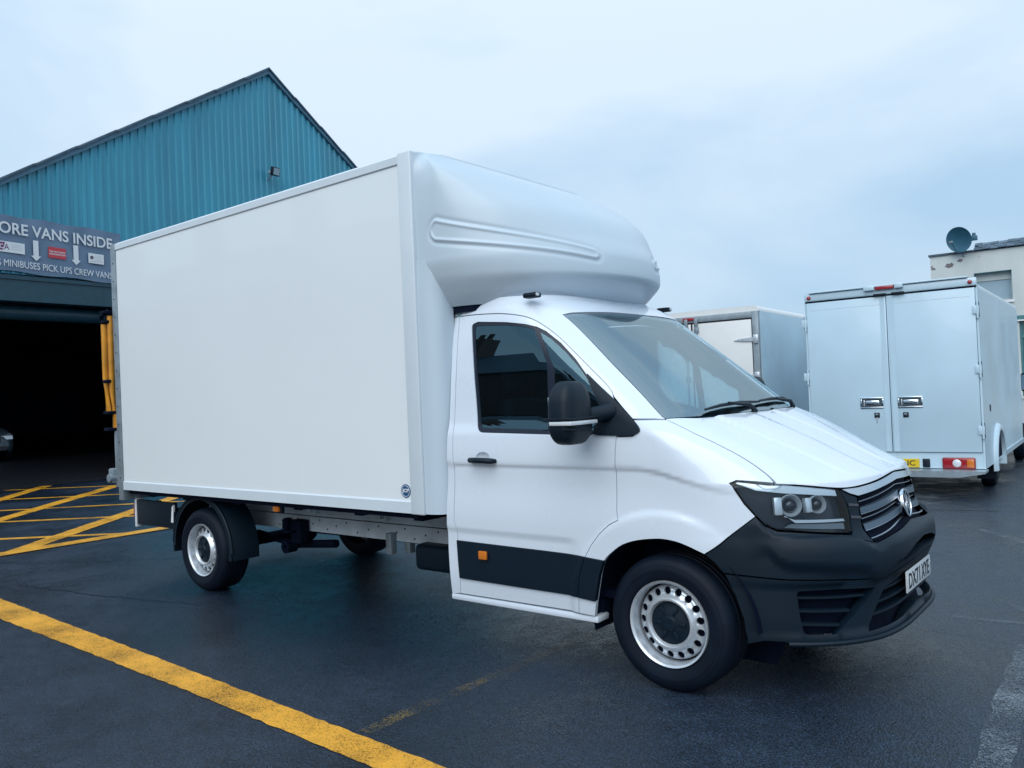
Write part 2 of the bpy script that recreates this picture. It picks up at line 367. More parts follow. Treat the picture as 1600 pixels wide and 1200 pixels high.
def inside(p,L):
    x,y=p; r=False; j=len(L)-1
    for i in range(len(L)):
        if (L[i][1]>y)!=(L[j][1]>y) and x<(L[j][0]-L[i][0])*(y-L[i][1])/(L[j][1]-L[i][1])+L[i][0]: r=not r
        j=i
    return r
def densify(L,res,closed=True):
    o=[]
    m=len(L) if closed else len(L)-1
    for i in range(m):
        a,b=L[i],L[(i+1)%len(L)]; n=max(1,math.ceil(math.hypot(b[0]-a[0],b[1]-a[1])/res))
        o+=[(a[0]+(b[0]-a[0])*k/n,a[1]+(b[1]-a[1])*k/n) for k in range(n)]
    if not closed: o.append(L[-1])
    return o
def smoothc(L,it=2,closed=True):
    """Chaikin corner cutting"""
    for _ in range(it):
        o=[] if closed else [L[0]]
        n=len(L)
        for i in range(n if closed else n-1):
            a,b=L[i],L[(i+1)%n]
            o+=[(a[0]*.75+b[0]*.25,a[1]*.75+b[1]*.25),(a[0]*.25+b[0]*.75,a[1]*.25+b[1]*.75)]
        if not closed: o.append(L[-1])
        L=o
    return L
def spline(L,n=5,closed=False):
    o=[]; m=len(L)
    for i in range(m-1 if not closed else m):
        g=lambda k:L[k%m] if closed else L[min(max(k,0),m-1)]
        p0,p1,p2,p3=g(i-1),g(i),g(i+1),g(i+2)
        for k in range(n):
            t=k/n
            o.append(tuple(.5*(2*b+(c-a)*t+(2*a-5*b+4*c-d)*t*t+(3*b-a-3*c+d)*t**3) for a,b,c,d in zip(p0,p1,p2,p3)))
    if not closed: o.append(L[-1])
    return o
def roundc(L,r,n=4,only=None):
    """round the corners of a closed loop"""
    o=[]; m=len(L)
    for i in range(m):
        if only is not None and i not in only: o.append(L[i]); continue
        p=Vector(L[i]); a=Vector(L[i-1])-p; b=Vector(L[(i+1)%m])-p; k=min(r,a.length*.45,b.length*.45)
        A=p+a.normalized()*k; B=p+b.normalized()*k
        for j in range(n+1):
            t=j/n; q=A*(1-t)**2+p*2*t*(1-t)+B*t*t; o.append((q.x,q.y))
    return o
def mirror_half(L):
    """close a half outline (open, ending on the centre line) with its mirror image"""
    R=[(2*s_mid(z)-s,z) for s,z in L][::-1]
    return L+R
def shrink(L,d):
    """move a closed loop inwards by d (simple vertex normals)"""
    n=len(L); A=sum(L[i][0]*L[(i+1)%n][1]-L[(i+1)%n][0]*L[i][1] for i in range(n)); sg=1 if A>0 else -1; o=[]
    for i in range(n):
        a=Vector(L[i-1]);p=Vector(L[i]);b=Vector(L[(i+1)%n]); t1=(p-a); t2=(b-p)
        if t1.length<1e-9 or t2.length<1e-9: o.append(L[i]); continue
        t1.normalize();t2.normalize()
        n1=Vector((-t1.y,t1.x))*sg; n2=Vector((-t2.y,t2.x))*sg; k=n1+n2
        if k.length<.2: o.append(L[i]); continue
        k.normalize(); f=d/max(.45,k.dot(n1)); q=p+k*f; o.append((q.x,q.y))
    return o
def panel(name,loop,m,parent,holes=(),off=0,lip=.014,res=.035,fn=None,gap=.002,surf=None,mirror=False,ne=.004,custom=True):
    if gap: loop=shrink(loop,gap)
    B=[densify(loop,res)]+[densify(h,res) for h in holes]
    vs=[];es=[]
    for L in B:
        k=len(vs); n=len(L); vs+=L; es+=[(k+i,k+(i+1)%n) for i in range(n)]
    nb=len(vs)
    x0,x1=min(p[0] for p in B[0]),max(p[0] for p in B[0]); y0,y1=min(p[1] for p in B[0]),max(p[1] for p in B[0])
    bh={}
    for p in vs: bh.setdefault((int(p[0]//res),int(p[1]//res)),[]).append(p)
    y=y0+res/2; r=0
    while y<y1:
        x=x0+res*(.5 if r%2 else 1)
        while x<x1:
            q=(x,y); cx,cy=int(x//res),int(y//res)
            near=any((q[0]-p[0])**2+(q[1]-p[1])**2<(res*.5)**2 for i in (-1,0,1) for j in (-1,0,1) for p in bh.get((cx+i,cy+j),()))
            if not near and inside(q,B[0]) and not any(inside(q,h) for h in B[1:]): vs.append(q)
            x+=res
        y+=res*.87; r+=1
    R=delaunay_2d_cdt([Vector(p) for p in vs],es,[],1,1e-6)
    V=R[0]; F=[]
    for f in R[2]:
        c=(sum(V[i].x for i in f)/3,sum(V[i].y for i in f)/3)
        if inside(c,B[0]) and not any(inside(c,h) for h in B[1:]): F.append(tuple(f))
    S=surf or (lambda s,z:P3n(s,z,off,fn,ne))
    pts=[];nor=[];n0=[]
    for v in V:
        a,b,c=S(v.x,v.y); pts.append(a); nor.append(b); n0.append(c)
    # orient faces along the normals
    F2=[]
    for f in F:
        g=(pts[f[1]]-pts[f[0]]).cross(pts[f[2]]-pts[f[0]])
        F2.append(f if g.dot(nor[f[0]])>0 else f[::-1])
    F=F2
    if lip:
        cnt={}
        for f in F:
            for i in range(3):
                a,b=f[i],f[(i+1)%3]; cnt[(a,b)]=cnt.get((a,b),0)+1
        edges=[e for e in cnt if (e[1],e[0]) not in cnt]
        top={}; 
        for a,b in edges:
            d=(pts[b]-pts[a]); sn=d.cross(n0[a]).normalized() if d.length>0 else n0[a]
            k=len(pts)
            pts+= [pts[a],pts[b],pts[b]-n0[b]*lip,pts[a]-n0[a]*lip]; nor+=[sn]*4; n0+=[n0[a]]*4
            F.append((k,k+3,k+2,k+1))
    def mk(flip):
        P=[(p.x,-p.y,p.z) if flip else tuple(p) for p in pts]; FF=[f[::-1] for f in F] if flip else F
        NN=[(n.x,-n.y,n.z) if flip else tuple(n) for n in nor]
        me=bpy.data.meshes.new(name); me.from_pydata(P,[],FF); me.polygons.foreach_set('use_smooth',[True]*len(FF))
        if custom: me.normals_split_custom_set_from_vertices(NN)
        me.materials.append(m)
        o=bpy.data.objects.new(name,me); COL.objects.link(o); o.parent=parent; return o
    a=mk(False)
    return (a,mk(True)) if mirror else a
def flip_copy(o,parent):
    """mirror image of a part on the far side of the van"""
    me=o.data.copy(); me.transform(Matrix.Scale(-1,4,(0,1,0))); me.flip_normals()
    c=bpy.data.objects.new(o.name.split('.')[0],me); COL.objects.link(c); c.parent=parent; return c
# ================================================================ the white box van
VAN=thing('box_van','large white box van with over-cab pod and black bumper in the middle of the yard','van')
def M_(z): return (s_mid(z),z)
DR=[(-1.461,.342),(-1.445,.46),(-1.447,.66),(-1.446,.75),(-1.458,.81),(-1.450,.996),(-1.444,1.184),(-1.452,1.4),(-1.455,1.75),(-1.46,2.04),(-1.462,2.098)]
DT=spline([(-1.462,2.098),(-1.363,2.1),(-1.162,2.09),(-.914,2.067),(-.746,2.035),(-.61,1.975),(-.492,1.896),(-.386,1.803),(-.281,1.71),(-.19,1.63),(-.152,1.58),(-.160,1.545)],4)[1:]
DF=[(-.2,1.45),(-.248,1.335),(-.253,1.269),(-.257,1.189),(-.26,1.044),(-.262,.93),(-.253,.886),(-.313,.856),(-.375,.803),(-.428,.741),(-.472,.674),(-.51,.567),(-.534,.438),(-.547,.346)]
WIN=roundc([(-1.351,2.04),(-1.25,1.36),(-.385,1.338),(-.325,1.45),(-.325,1.646),(-.405,1.771),(-.507,1.874),(-.626,1.952),(-.709,1.982),(-.84,2.006),(-1.106,2.034),(-1.3,2.053)],.05,only=(0,1,2,3))
PANE=roundc([(-1.33,2.030),(-1.15,2.018),(-.84,1.990),(-.755,1.972),(-.715,1.375),(-1.23,1.39)],.03,only=(0,5))
QUARTER=[(-.70,1.955),(-.609,1.916),(-.495,1.829),(-.405,1.734),(-.36,1.655),(-.375,1.40),(-.395,1.368),(-.668,1.372)]
HB=[(-1.197+.056*math.cos(k*PI/12),1.206+.036*math.sin(k*PI/12)) for k in range(24)]
door,door2=panel('door',DR+DT+DF,PAINT,VAN,holes=[WIN,HB],fn=disp,lip=.03,mirror=True,res=.022)
for sd in (0,1): (door,door2)[sd]['label']='driver side cab door' if sd==0 else 'far side cab door'
seals=panel('window_seal',WIN,SEAL,None,holes=[PANE,QUARTER],off=-.006,lip=.012,gap=-.002,mirror=True)
panes=panel('window_pane',PANE,TINTG,None,off=-.010,lip=0,gap=-.004,res=.08,mirror=True)
quarts=panel('quarter_pane',QUARTER,TINTG,None,off=-.010,lip=0,gap=-.004,res=.08,mirror=True)
sails=panel('mirror_base',roundc([(-.345,1.69),(-.25,1.607),(-.162,1.535),(-.072,1.43),(-.075,1.39),(-.115,1.35),(-.15,1.337),(-.40,1.342),(-.345,1.5)],.03),BLACK,None,off=.014,lip=.03,gap=0,mirror=True)
MOULD=[(-1.45,.684),(-1.085,.680),(-.766,.677),(-.473,.672),(-.514,.56),(-.537,.44),(-.8,.441),(-1.106,.443),(-1.443,.446)]
mlds=panel('side_moulding',MOULD,BLACK,None,off=.012,lip=.022,gap=.001,fn=disp,mirror=True)
mlf=panel('arch_moulding',[(-.470,.672),(-.347,.663),(-.381,.581),(-.42,.431),(-.534,.439),(-.512,.56)],BLACK,None,off=.012,lip=.03,gap=.001,fn=disp,mirror=True)
FENDER=[(-.246,1.332),(-.147,1.335),(-.1,1.37),(-.072,1.421),(.18,1.419),(.288,1.417),(.294,1.416)]+spline([(.294,1.416),(.39,1.378),(.472,1.338),(.560,1.295),(.617,1.250),(.652,1.200),(.661,1.155),(.655,1.120),(.638,1.097)],3)+[(.55,1.107),(.465,1.113),(.41,1.099),(.421,1.069),(.458,.997),(.506,.937),(.372,.843),(.222,.745)]+spline([(.15,.778),(.095,.797),(.03,.806),(-.026,.805),(-.133,.789),(-.227,.758),(-.295,.712),(-.347,.663),(-.381,.581)],3)+[(-.42,.427),(-.44,.343)]+DF[:0:-1]
fend,fend2=panel('front_wing',FENDER,PAINT,VAN,fn=disp,lip=.025,mirror=True,res=.02)
PB=[(-1.535,.333),(-1.532,.44),(-1.534,.61),(-1.528,.75),(-1.512,1.0),(-1.50,1.2),(-1.498,1.41),(-1.500,1.75),(-1.508,2.04),(-1.512,2.10)]
panel('rear_pillar',PB[::-1]+[(p[0]-.0,p[1]) for p in DR],PAINT,VAN,fn=disp,lip=.03,mirror=True)
WSE=spline([(.293,1.419),(.133,1.565),(-.085,1.756),(-.270,1.945),(-.345,2.015),(-.395,2.052)],4)
ROOFP=[M_(2.2),(-1.0,2.2),(-1.512,2.2),(-1.512,2.104)]+[(-1.462,2.104)]+[(a,b+.003) for a,b in DT[:-2]]+[(-.146,1.585),(-.148,1.55),(-.066,1.427),(.18,1.424)]+WSE+[(-.30,2.064),(-.1,2.07),(.188,2.077),M_(2.08)]
panel('cab_roof',mirror_half(ROOFP),PAINT,VAN,lip=.03,res=.03,ne=.015)
panel('headliner',shrink(mirror_half(ROOFP),.006),CABIN,VAN,off=-.034,lip=0,gap=0,res=.05,custom=False)
# roof cap over z=2.2
rows=[]
for k in range(7):
    t=k/6; row=[]
    for j in range(41):
        s=-1.512+(2*(s_mid(2.2)+1.512))*j/40; p=Vector(cab(s,2.2)); q=Vector((min(p.x,-1.02),0,2.28)); v=p.lerp(q,t); v.z=2.2+.075*math.sin(t*PI/2); row.append(v)
    rows.append(row)
MB().grid(rows).build('roof_skin',PAINT,VAN,60)
HOOD=[M_(1.424),(.75,1.424),(.30,1.423)]+spline([(.300,1.416),(.396,1.378),(.478,1.338),(.566,1.295),(.623,1.250),(.658,1.200),(.667,1.155),(.661,1.120),(.645,1.094)],3)+spline([(.645,1.094),(.79,1.078),(.92,1.060),(1.0,1.052),(1.10,1.051),(1.295,1.060),(1.48,1.071),M_(1.078)],3)
HALF=mirror_half(HOOD)
panel('bonnet',HALF,PAINT,VAN,fn=hoodcrease,lip=.02,res=.019)
# underlayer seen in the gaps
UL=[M_(1.39),(.35,1.39),(-.1,1.38),(-1.49,1.33),(-1.49,.37),(-.50,.37),(-.47,.60),(-.40,.72),(-.28,.82),(-.12,.87),(.05,.87),(.2,.83),(.32,.73),(.42,.60),(.46,.34),(.9,.34),M_(.36)]
panel('body_shell',mirror_half(UL),DARK,VAN,off=-.085,lip=0,gap=0,res=.08)
# windscreen
WS=[M_(1.427),(.75,1.427),(.302,1.425)]+[(a+.006,b+.001) for a,b in WSE]+[(-.30,2.060),(-.1,2.066),(.188,2.073),M_(2.076)]
ws=panel('windscreen',mirror_half(WS),WSG,VAN,off=-.004,lip=0,res=.03,ne=.03)
WSI=[M_(1.475),(.75,1.475),(.33,1.474),(.295,1.485)]+[(a+.035,b-.002) for a,b in WSE[2:-2]]+[(-.27,2.03),(-.1,2.04),(.188,2.05),M_(2.055)]
panel('windscreen_border',mirror_half(WS),FRIT,ws,holes=[mirror_half(WSI)],off=-.012,lip=0,gap=.001,res=.03)
# lamps
LAMP=[(.41,1.099),(.465,1.113),(.55,1.106),(.638,1.095),(.791,1.077),(.90,1.062),(.968,1.050),(.992,.99),(.999,.93),(.99,.842),(.959,.836),(.717,.858),(.60,.868),(.545,.895),(.506,.937),(.458,.997),(.421,1.069)]
hl=panel('headlight',LAMP,HOUSE,VAN,off=-.062,lip=-.055,gap=.004,mirror=True)
ln=panel('lens',LAMP,LENS,None,off=-.002,lip=0,gap=.003,mirror=True)
cs=panel('chrome_brow',[(.445,1.104),(.465,1.108),(.638,1.090),(.791,1.072),(.955,1.049),(.955,1.018),(.791,1.036),(.66,1.047),(.53,1.062),(.47,1.085)],REFL,None,off=-.014,lip=.02,gap=0,mirror=True)
dr=panel('light_guide',[(.70,.915),(.97,.905),(.975,.893),(.70,.900),(.655,.935),(.645,.932)],REFL,None,off=-.018,lip=.015,gap=0,mirror=True)
ind=panel('indicator_lens',[(.64,.878),(.97,.857),(.97,.885),(.68,.895)],mat('grey_lens',(.16,.20,.24),.2,coat=.5),None,off=-.024,lip=.015,gap=0,mirror=True)
for i in (0,1):
    for x in (ln,cs,dr,ind): x[i].parent=hl[i]
def frame(s,z,off):
    p,n=P3(s,z,off,None); t=Vector((0,0,1))-n*n.z; t.normalize(); u=t.cross(n)
    return Matrix(((u.x,-n.x,t.x,p.x),(u.y,-n.y,t.y,p.y),(u.z,-n.z,t.z,p.z),(0,0,0,1)))   # local y points into the body
for s,r in ((.690,.053),(.835,.044)):
    F=frame(s,.985,-.055)
    pr=MB().lathe([(r,-.008),(r*1.05,-.036),(r*.98,-.040),(r*.70,-.018),(r*.60,.0),(0.001,.004)],32,F).build('projector',REFL,hl[0],50)
    lz=MB().lathe([(r*.64,-.010),(r*.62,-.030),(r*.45,-.040),(r*.22,-.044),(.001,-.045)],32,F).build('projector_lens',GLOSSBLK,None,60)
    fr=MB().box(-r*1.55,-r*.80,-.045,-.006,-r*.85,r*.8,.006,M=F).build('reflector_block',REFL,hl[0],40)
    lz.parent=hl[0]
    for o in (pr,lz,fr): flip_copy(o,hl[1])
# grille
SATINC=mat('thin_chrome',(.24,.29,.35),.3,metal=.7)
GR=[M_(1.034),(1.357,1.021),(1.087,1.004),(1.073,.782),(1.22,.798),(1.422,.811),M_(.819)]
gr=panel('grille',mirror_half(GR),DARK,VAN,off=-.045,lip=-.04,gap=.001,res=.05)
def zz(s,z): 
    m=min(1,max(0,(min(s,2*s_mid(z)-s)-1.075)/.545)); return z+.036*m
def strip(name,za,zb,m,off,lip,s0=1.085,s1=None,par=None):
    A=[(s0+(1.60-s0)*k/8) for k in range(9)]
    top=[(s,zz(s,zb)) for s in A][::-1]; bot=[(s,zz(s,za)) for s in A]
    half=[M_(zb+.036)]+top+bot+[M_(za+.036)]
    return panel(name,mirror_half(half),m,par,off=off,lip=lip,gap=0,res=.03)
for za,zb in ((.917,.944),(.838,.865)):
    strip('grille_bar',za,zb,SATIN,-.004,.035,par=gr)
    strip('chrome_line',za-.005,za-.001,SATINC,-.003,.03,par=gr)
for z in (.974,.890,.808): strip('chrome_line',z-.0018,z+.0018,SATINC,-.016,.02,par=gr)
panel('grille_surround',[(.972,1.048),(1.022,1.022),(1.082,1.0),(1.068,.786),(1.005,.803),(.978,.829),(.994,.842),(1.003,.93),(.996,.99)],BLACK,VAN,off=-.006,lip=.03,mirror=True)
for z in (.955,.895): panel('surround_rib',[(1.004,z+.008),(1.075,z),(1.075,z+.012),(1.004,z+.022)],GLOSSBLK,gr,off=.0,lip=.012,gap=0,mirror=True)
panel('chrome_strip',mirror_half([M_(1.071),(1.48,1.064),(1.295,1.053),(1.10,1.045),(.985,1.046),(1.03,1.022),(1.087,1.005),(1.357,1.022),M_(1.035)]),mat('satin_chrome',(.52,.58,.64),.18,metal=.85),VAN,off=.002,lip=.02,gap=.001)
# badge: ring with V over W
F=frame(s_mid(.905),.905,.018)
bd=MB().lathe([(.001,.004),(.066,.004),(.070,.02),(.070,.034)],40,F).build('badge',GLOSSBLK,gr,40)
rg=MB().lathe([(.064,-.002),(.066,-.006),(.075,-.006),(.077,.0),(.076,.02),(.063,.01)],40,F).build('badge_ring',CHROME,gr,50)
bm_=MB()
def stroke(a,b,w=.0075):
    a=Vector(a);b=Vector(b);d=(b-a).normalized();n=Vector((-d.y,d.x))*w
    bm_.prism([tuple(a+n),tuple(a-n),tuple(b-n),tuple(b+n)],-.003,.004,'y',F)
for sg in (1,-1):
    stroke((sg*.024,.060),(sg*.001,.008)); stroke((sg*.058,.034),(sg*.027,-.056)); stroke((sg*.027,-.056),(sg*.0005,-.006))
bm_.build('badge_letters',CHROME,gr,None)
# bumper
BT=[M_(.819),(1.422,.810),(1.22,.797),(1.073,.781),(1.003,.800),(.975,.826),(.717,.854),(.60,.864),(.545,.891),(.506,.935),(.372,.841),(.222,.742),(.27,.70),(.307,.655),(.345,.652),(.605,.634),(.835,.627),(1.126,.604),(1.353,.640),M_(.655)]
SLOT=mirror_half([M_(.738),(1.45,.722),(1.20,.662),(1.42,.672),M_(.680)])
ZT=hermite([(.2,.76),(.372,.843),(.506,.937),(.56,.885),(.60,.866),(.717,.855),(.975,.827),(1.003,.80),(1.073,.78),(1.22,.798),(1.422,.811),(1.63,.819)])
def bumpfn(s,z):
    m=min(s,2*s_mid(z)-s); dz=ZT(m)-z
    return .030*sstep(.0,.036,dz)*sstep(.40,.62,m)*(1-.6*sstep(.9,1.15,m))*(1-.8*sstep(.13,.2,dz))-.004*(1-sstep(.0,.012,z-.66-.0*m))
bump=panel('bumper',mirror_half(BT),BLACK,VAN,holes=[SLOT],lip=.05,fn=bumpfn,res=.022)
bump['label']='black textured front bumper'
OL=roundc([(.655,.575),(.85,.577),(1.10,.556),(.98,.46),(.84,.358),(.685,.362)],.02)
OC=[M_(.587),(1.38,.577),(1.17,.543),(1.02,.352),(1.36,.362),M_(.383)]
BL=[M_(.650),(1.353,.635),(1.126,.599),(.835,.622),(.605,.629),(.345,.647),(.312,.65),(.371,.549),(.407,.429),(.409,.306),(.489,.328),(.7,.325),(.98,.310),(1.161,.312),(1.485,.328),M_(.335)]
OLm=[(2*s_mid(z)-s,z) for s,z in OL]
bl=panel('lower_bumper',mirror_half(BL),BLACK,bump,holes=[OL,OLm,mirror_half(OC)],lip=.05)
for s0,s1,z0,z1,n in ((.66,1.02,.535,.545,0),(.665,.93,.47,.482,0),(.675,.87,.405,.417,0)):
    panel('intake_slat',[(s0,z0),(s1,z0-.012),(s1,z1-.012),(s0,z1)],BLACK,bump,off=-.008,lip=.035,gap=0,mirror=True)
for z,s0 in ((.535,1.15),(.480,1.11),(.425,1.07)):
    panel('centre_slat',mirror_half([M_(z+.022),(1.4,z+.016),(s0,z+.004),(s0,z-.008),(1.4,z+.004),M_(z+.010)]),BLACK,bump,off=-.006,lip=.04,gap=0)
lp=[]
for k in range(41):
    s=.60+2*(s_mid(.33)-.60)*k/40; m=min(s,2*s_mid(.33)-s); lp.append(P3(s,.318+.016*sstep(1.0,1.6,m),.004,None)[0])
MB().tube(lp,.013,8).build('lower_lip',BLACK,bump,60)
# number plate
p0=P3(s_mid(.53),.53,.012,None)[0]
np_=MB().box(p0.x,p0.x+.008,-.26,.26,.475,.586,.003).build('number_plate',PLATEW,VAN,30)
text('plate_text','DX71',INK,np_,(p0.x+.008,-.222,.490),(0,1,0),(0,0,1),.235,.079,.0008,.012)
text('plate_text','XYE',INK,np_,(p0.x+.008,.048,.490),(0,1,0),(0,0,1),.172,.079,.0008,.012)
for y in (-.245,.245): MB().lathe([(.001,-.003),(.006,-.002),(.007,0)],10,Matrix.Translation((p0.x+.0085,y,.55))@Matrix.Rotation(PI/2,4,'Z')).build('plate_bolt',WHITEP,np_,40)
# sill, step
for sg in (-1,1):
    y=sg*.992
    MB().box(-1.535,-.43,min(y,y-sg*.12),max(y,y-sg*.12),.300,.336,.008).build('sill',PAINT,VAN,40)
    MB().box(-1.53,-.45,min(sg*.90,sg*.60),max(sg*.90,sg*.60),.30,.40).build('sill_inner',DARK,VAN)
# wheel arch liners
for sg in (-1,1):
    m=MB(); rows=[]
    for k in range(25):
        t=.02+ (PI+.2)*k/24; c,s_=math.cos(t),math.sin(t)
        rows.append([(0.01+.475*c,sg*y,.36+.475*s_) for y in (.985,.55)])
    m.grid(rows); m.build('arch_liner',DARK,VAN,60)
    MB().prism([(.48*math.cos(t*PI/16),.36+.48*math.sin(t*PI/16)) for t in range(-3,20)],sg*.55,sg*.56).build('arch_back',DARK,VAN)
# door fittings
for i,(d,sg) in enumerate(((door,-1),(door2,1))):
    for x in (seals,panes,quarts,sails,mlds): x[i].parent=d
    pz=1.192; yb=1.022
    MB().lathe([(.001,-sg*.028),(.03,-sg*.024),(.044,-sg*.010),(.048,sg*.001)],24,Matrix.Translation((-1.197,sg*(yb-.003),1.206))@Matrix.Diagonal((1.22,1,.80,1))).build('handle_recess',PAINT,d,60)
    MB().tube([(-1.285,sg*yb,1.192),(-1.275,sg*(yb+.03),1.193),(-1.22,sg*(yb+.042),1.194),(-1.15,sg*(yb+.042),1.193),(-1.105,sg*(yb+.03),1.190),(-1.095,sg*yb,1.189)],[.012,.017,.018,.018,.018,.012],10).build('handle',BLACK,d,60)
    MB().box(-1.253,-1.188,min(sg*1.024,sg*1.040),max(sg*1.024,sg*1.040),.586,.638,.006).build('side_reflector',AMBER,d,40)
for i in (0,1): mlf[i].parent=(fend,fend2)[i]
for sg in (-1,1):
    MB().prism([(-1.44,.5),(-.66,.5),(-.60,.80),(-.30,1.0),(-.26,1.33),(-1.44,1.36)],sg*.90,sg*.93).build('door_lining',CABIN,(door,door2)[sg>0])
    MB().tube([(-1.42,sg*.905,1.37),(-1.43,sg*.84,2.04)],.04,6).build('pillar_trim',CABIN,VAN)
# mirrors
for sg in (-1,1):
    bm=bmesh.new(); bmesh.ops.create_cube(bm,size=1)
    bmesh.ops.bevel(bm,geom=bm.edges[:],offset=.33,segments=6,profile=.5,affect='EDGES')
    cy=sg*1.225; 
    for v in bm.verts:
        x,y,z=v.co; k=1-.18*max(0,z)*2*0.6
        v.co=Vector((-.395+x*.17*k+ (.02 if z<0 else 0)*0,cy+y*.265*(1-.16*max(0,z*2)),1.475+z*.335))
    me=bpy.data.meshes.new('mirror'); bm.to_mesh(me); bm.free(); me.polygons.foreach_set('use_smooth',[True]*len(me.polygons)); me.materials.append(BLACK)
    mi=bpy.data.objects.new('mirror',me); COL.objects.link(mi); mi.parent=VAN
    b=MB().box(-.485,-.302,min(cy-.134,cy+.134),max(cy-.134,cy+.134),1.440,1.452,.004); b.box(-.483,-.304,cy-.130,cy+.130,1.388,1.394,.002); b.build('mirror_trim',BLACK,mi,40)
    MB().box(-.44,-.300,cy-.122-.012*(sg<0),cy+.122+.012*(sg>0),1.412,1.434,.006).build('indicator',CLEARL,mi,40)
    MB().box(-.4785,-.465,cy-.080,cy+.080,1.39,1.56,.002).build('mirror_glass',CHROME,mi,40)
    MB().tube([(-.40,cy,1.44),(-.37,sg*1.11,1.45),(-.33,sg*1.03,1.46),(-.30,sg*.97,1.47)],[.05,.042,.045,.055],12).build('mirror_arm',BLACK,mi,60)
# wipers
def wip(pts,r): return MB().tube([P3(s,z,o,None)[0] for s,z,o in pts],r,8)
sm=s_mid(1.45)
wp=wip([(sm-.02,1.425,.0),(sm-.12,1.440,.035),(sm-.36,1.462,.03)],[.015,.012,.008]).build('wiper',BLACK,VAN,60)
b_=wip([(sm-.62,1.447,.014),(sm-.45,1.460,.018),(sm-.2,1.468,.018),(sm+.02,1.466,.014)],[.006,.010,.010,.006]); b_.build('wiper_blade',BLACK,wp,60)
wp=wip([(sm+.62,1.425,.0),(sm+.50,1.44,.035),(sm+.26,1.462,.03)],[.016,.012,.008]).build('wiper',BLACK,VAN,60)
wip([(sm+.02,1.470,.016),(sm+.2,1.474,.018),(sm+.45,1.472,.018),(sm+.60,1.462,.014)],[.006,.010,.010,.006]).build('wiper_blade',BLACK,wp,60)
# cowl under the windscreen
panel('cowl',mirror_half([M_(1.427),(.8,1.426),(.31,1.424),(.33,1.40),M_(1.405)]),BLACK,VAN,off=-.02,lip=0,gap=0,res=.05)
# cabin
MB().box(-1.49,-1.45,-.88,.88,.5,2.15).build('bulkhead',CABIN,VAN)
MB().box(-1.45,-.2,-.88,.88,.42,.46).build('cab_floor',DARK,VAN)
d_=MB(); rows=[]
for y in [-.90+.1*k for k in range(19)]:
    e=.14*(abs(y)/.9)**3
    rows.append([(.10-e,y,1.40),(-.05-e,y,1.425),(-.22-e,y,1.415),(-.36-e*.5,y,1.36),(-.42-e*.5,y,1.22),(-.40,y,.95)])
ds_=d_.grid(rows).build('dashboard',DASH,VAN,60)
MB().box(-.42,-.26,-.62,-.26,1.36,1.46,.04).build('instrument_hood',DASH,ds_,60)
MB().box(-.40,-.34,-.14,.14,1.17,1.37,.015).build('screen',GLOSSBLK,ds_,40)
Ms=Matrix.Translation((-.62,-.44,1.27))@Matrix.Rotation(math.radians(-62),4,'Y')
sw=MB(); sw.tube([Ms@Vector((.20*math.cos(t*PI/14),.20*math.sin(t*PI/14),0)) for t in range(29)],.016,8)
for t in (0.2,PI-.2,PI*1.5): sw.tube([Ms@Vector((0,0,-.02)),Ms@Vector((.19*math.cos(t),.19*math.sin(t),0))],.018,6)
sw.build('steering_wheel',GLOSSBLK,VAN,60)
for y in (-.44,.18,.60):
    w_=.23
    se=MB().box(-1.25,-.72,y-w_,y+w_,.78,.94,.05,3).build('seat',SEATF,VAN,60)
    MB().box(-.09,.09,-w_,w_,0,.66,.05,3,M=Matrix.Translation((-1.24,y,.90))@Matrix.Rotation(math.radians(-10),4,'Y')).build('backrest',SEATF,se,60)
    MB().box(-.05,.05,-.13,.13,.69,.87,.04,3,M=Matrix.Translation((-1.24,y,.90))@Matrix.Rotation(math.radians(-10),4,'Y')).build('headrest',SEATF,se,60)
    MB().box(-1.25,-.78,y-w_+.03,y+w_-.03,.46,.78).build('seat_base',DARK,se)
for sg in (-1,1):
    MB().tube([P3(*q,-.05,None)[0] if sg<0 else Vector((lambda v:(v.x,-v.y,v.z))(P3(*q,-.05,None)[0])) for q in ((-.10,1.70),(-.14,1.70),(-.06,1.60),(.02,1.50),(.05,1.50))],.016,8).build('grab_handle',CABIN,VAN,60)
MB().box(-.62,-.54,-.10,.10,1.90,1.96,.02).build('roof_console',DASH,VAN,60)
# paper stickers inside the windscreen on the passenger side
st=panel('window_sticker',[(2*s_mid(1.75)-.30,1.78),(2*s_mid(1.75)-.05,1.78),(2*s_mid(1.75)-.05,1.93),(2*s_mid(1.75)-.30,1.93)],mat('sticker_pink',(.40,.20,.24),.6),VAN,off=-.02,lip=0,gap=0)
# ---------------------------------------------------------------- over-cab pod
PXF=hermite([(2.10,-.95),(2.14,-.88),(2.19,-.82),(2.26,-.73),(2.34,-.66),(2.45,-.675),(2.6,-.765),(2.74,-.87),(2.87,-1.025),(3.0,-1.22),(3.09,-1.42),(3.15,-1.55),(3.185,-1.615),(3.205,-1.648)])
PW=hermite([(2.10,.84),(2.16,.91),(2.24,.975),(2.36,1.035),(2.46,1.055),(2.75,1.055),(2.93,1.05),(3.03,1.035),(3.11,1.01),(3.16,.97),(3.19,.91),(3.205,.80)])
CAPS=[(.197,2.64),(1.085,2.457)]      # embossed strip, end centres in (x, z)
def capd(x,z):
    (x0,z0),(x1,z1)=CAPS; t=((x-x0)*(x1-x0)+(z-z0)*(z1-z0))/((x1-x0)**2+(z1-z0)**2); t=min(1,max(0,t))
    r=.058-.034*t; return math.hypot(x-x0-t*(x1-x0),z-z0-t*(z1-z0))-r
PX0=-1.66
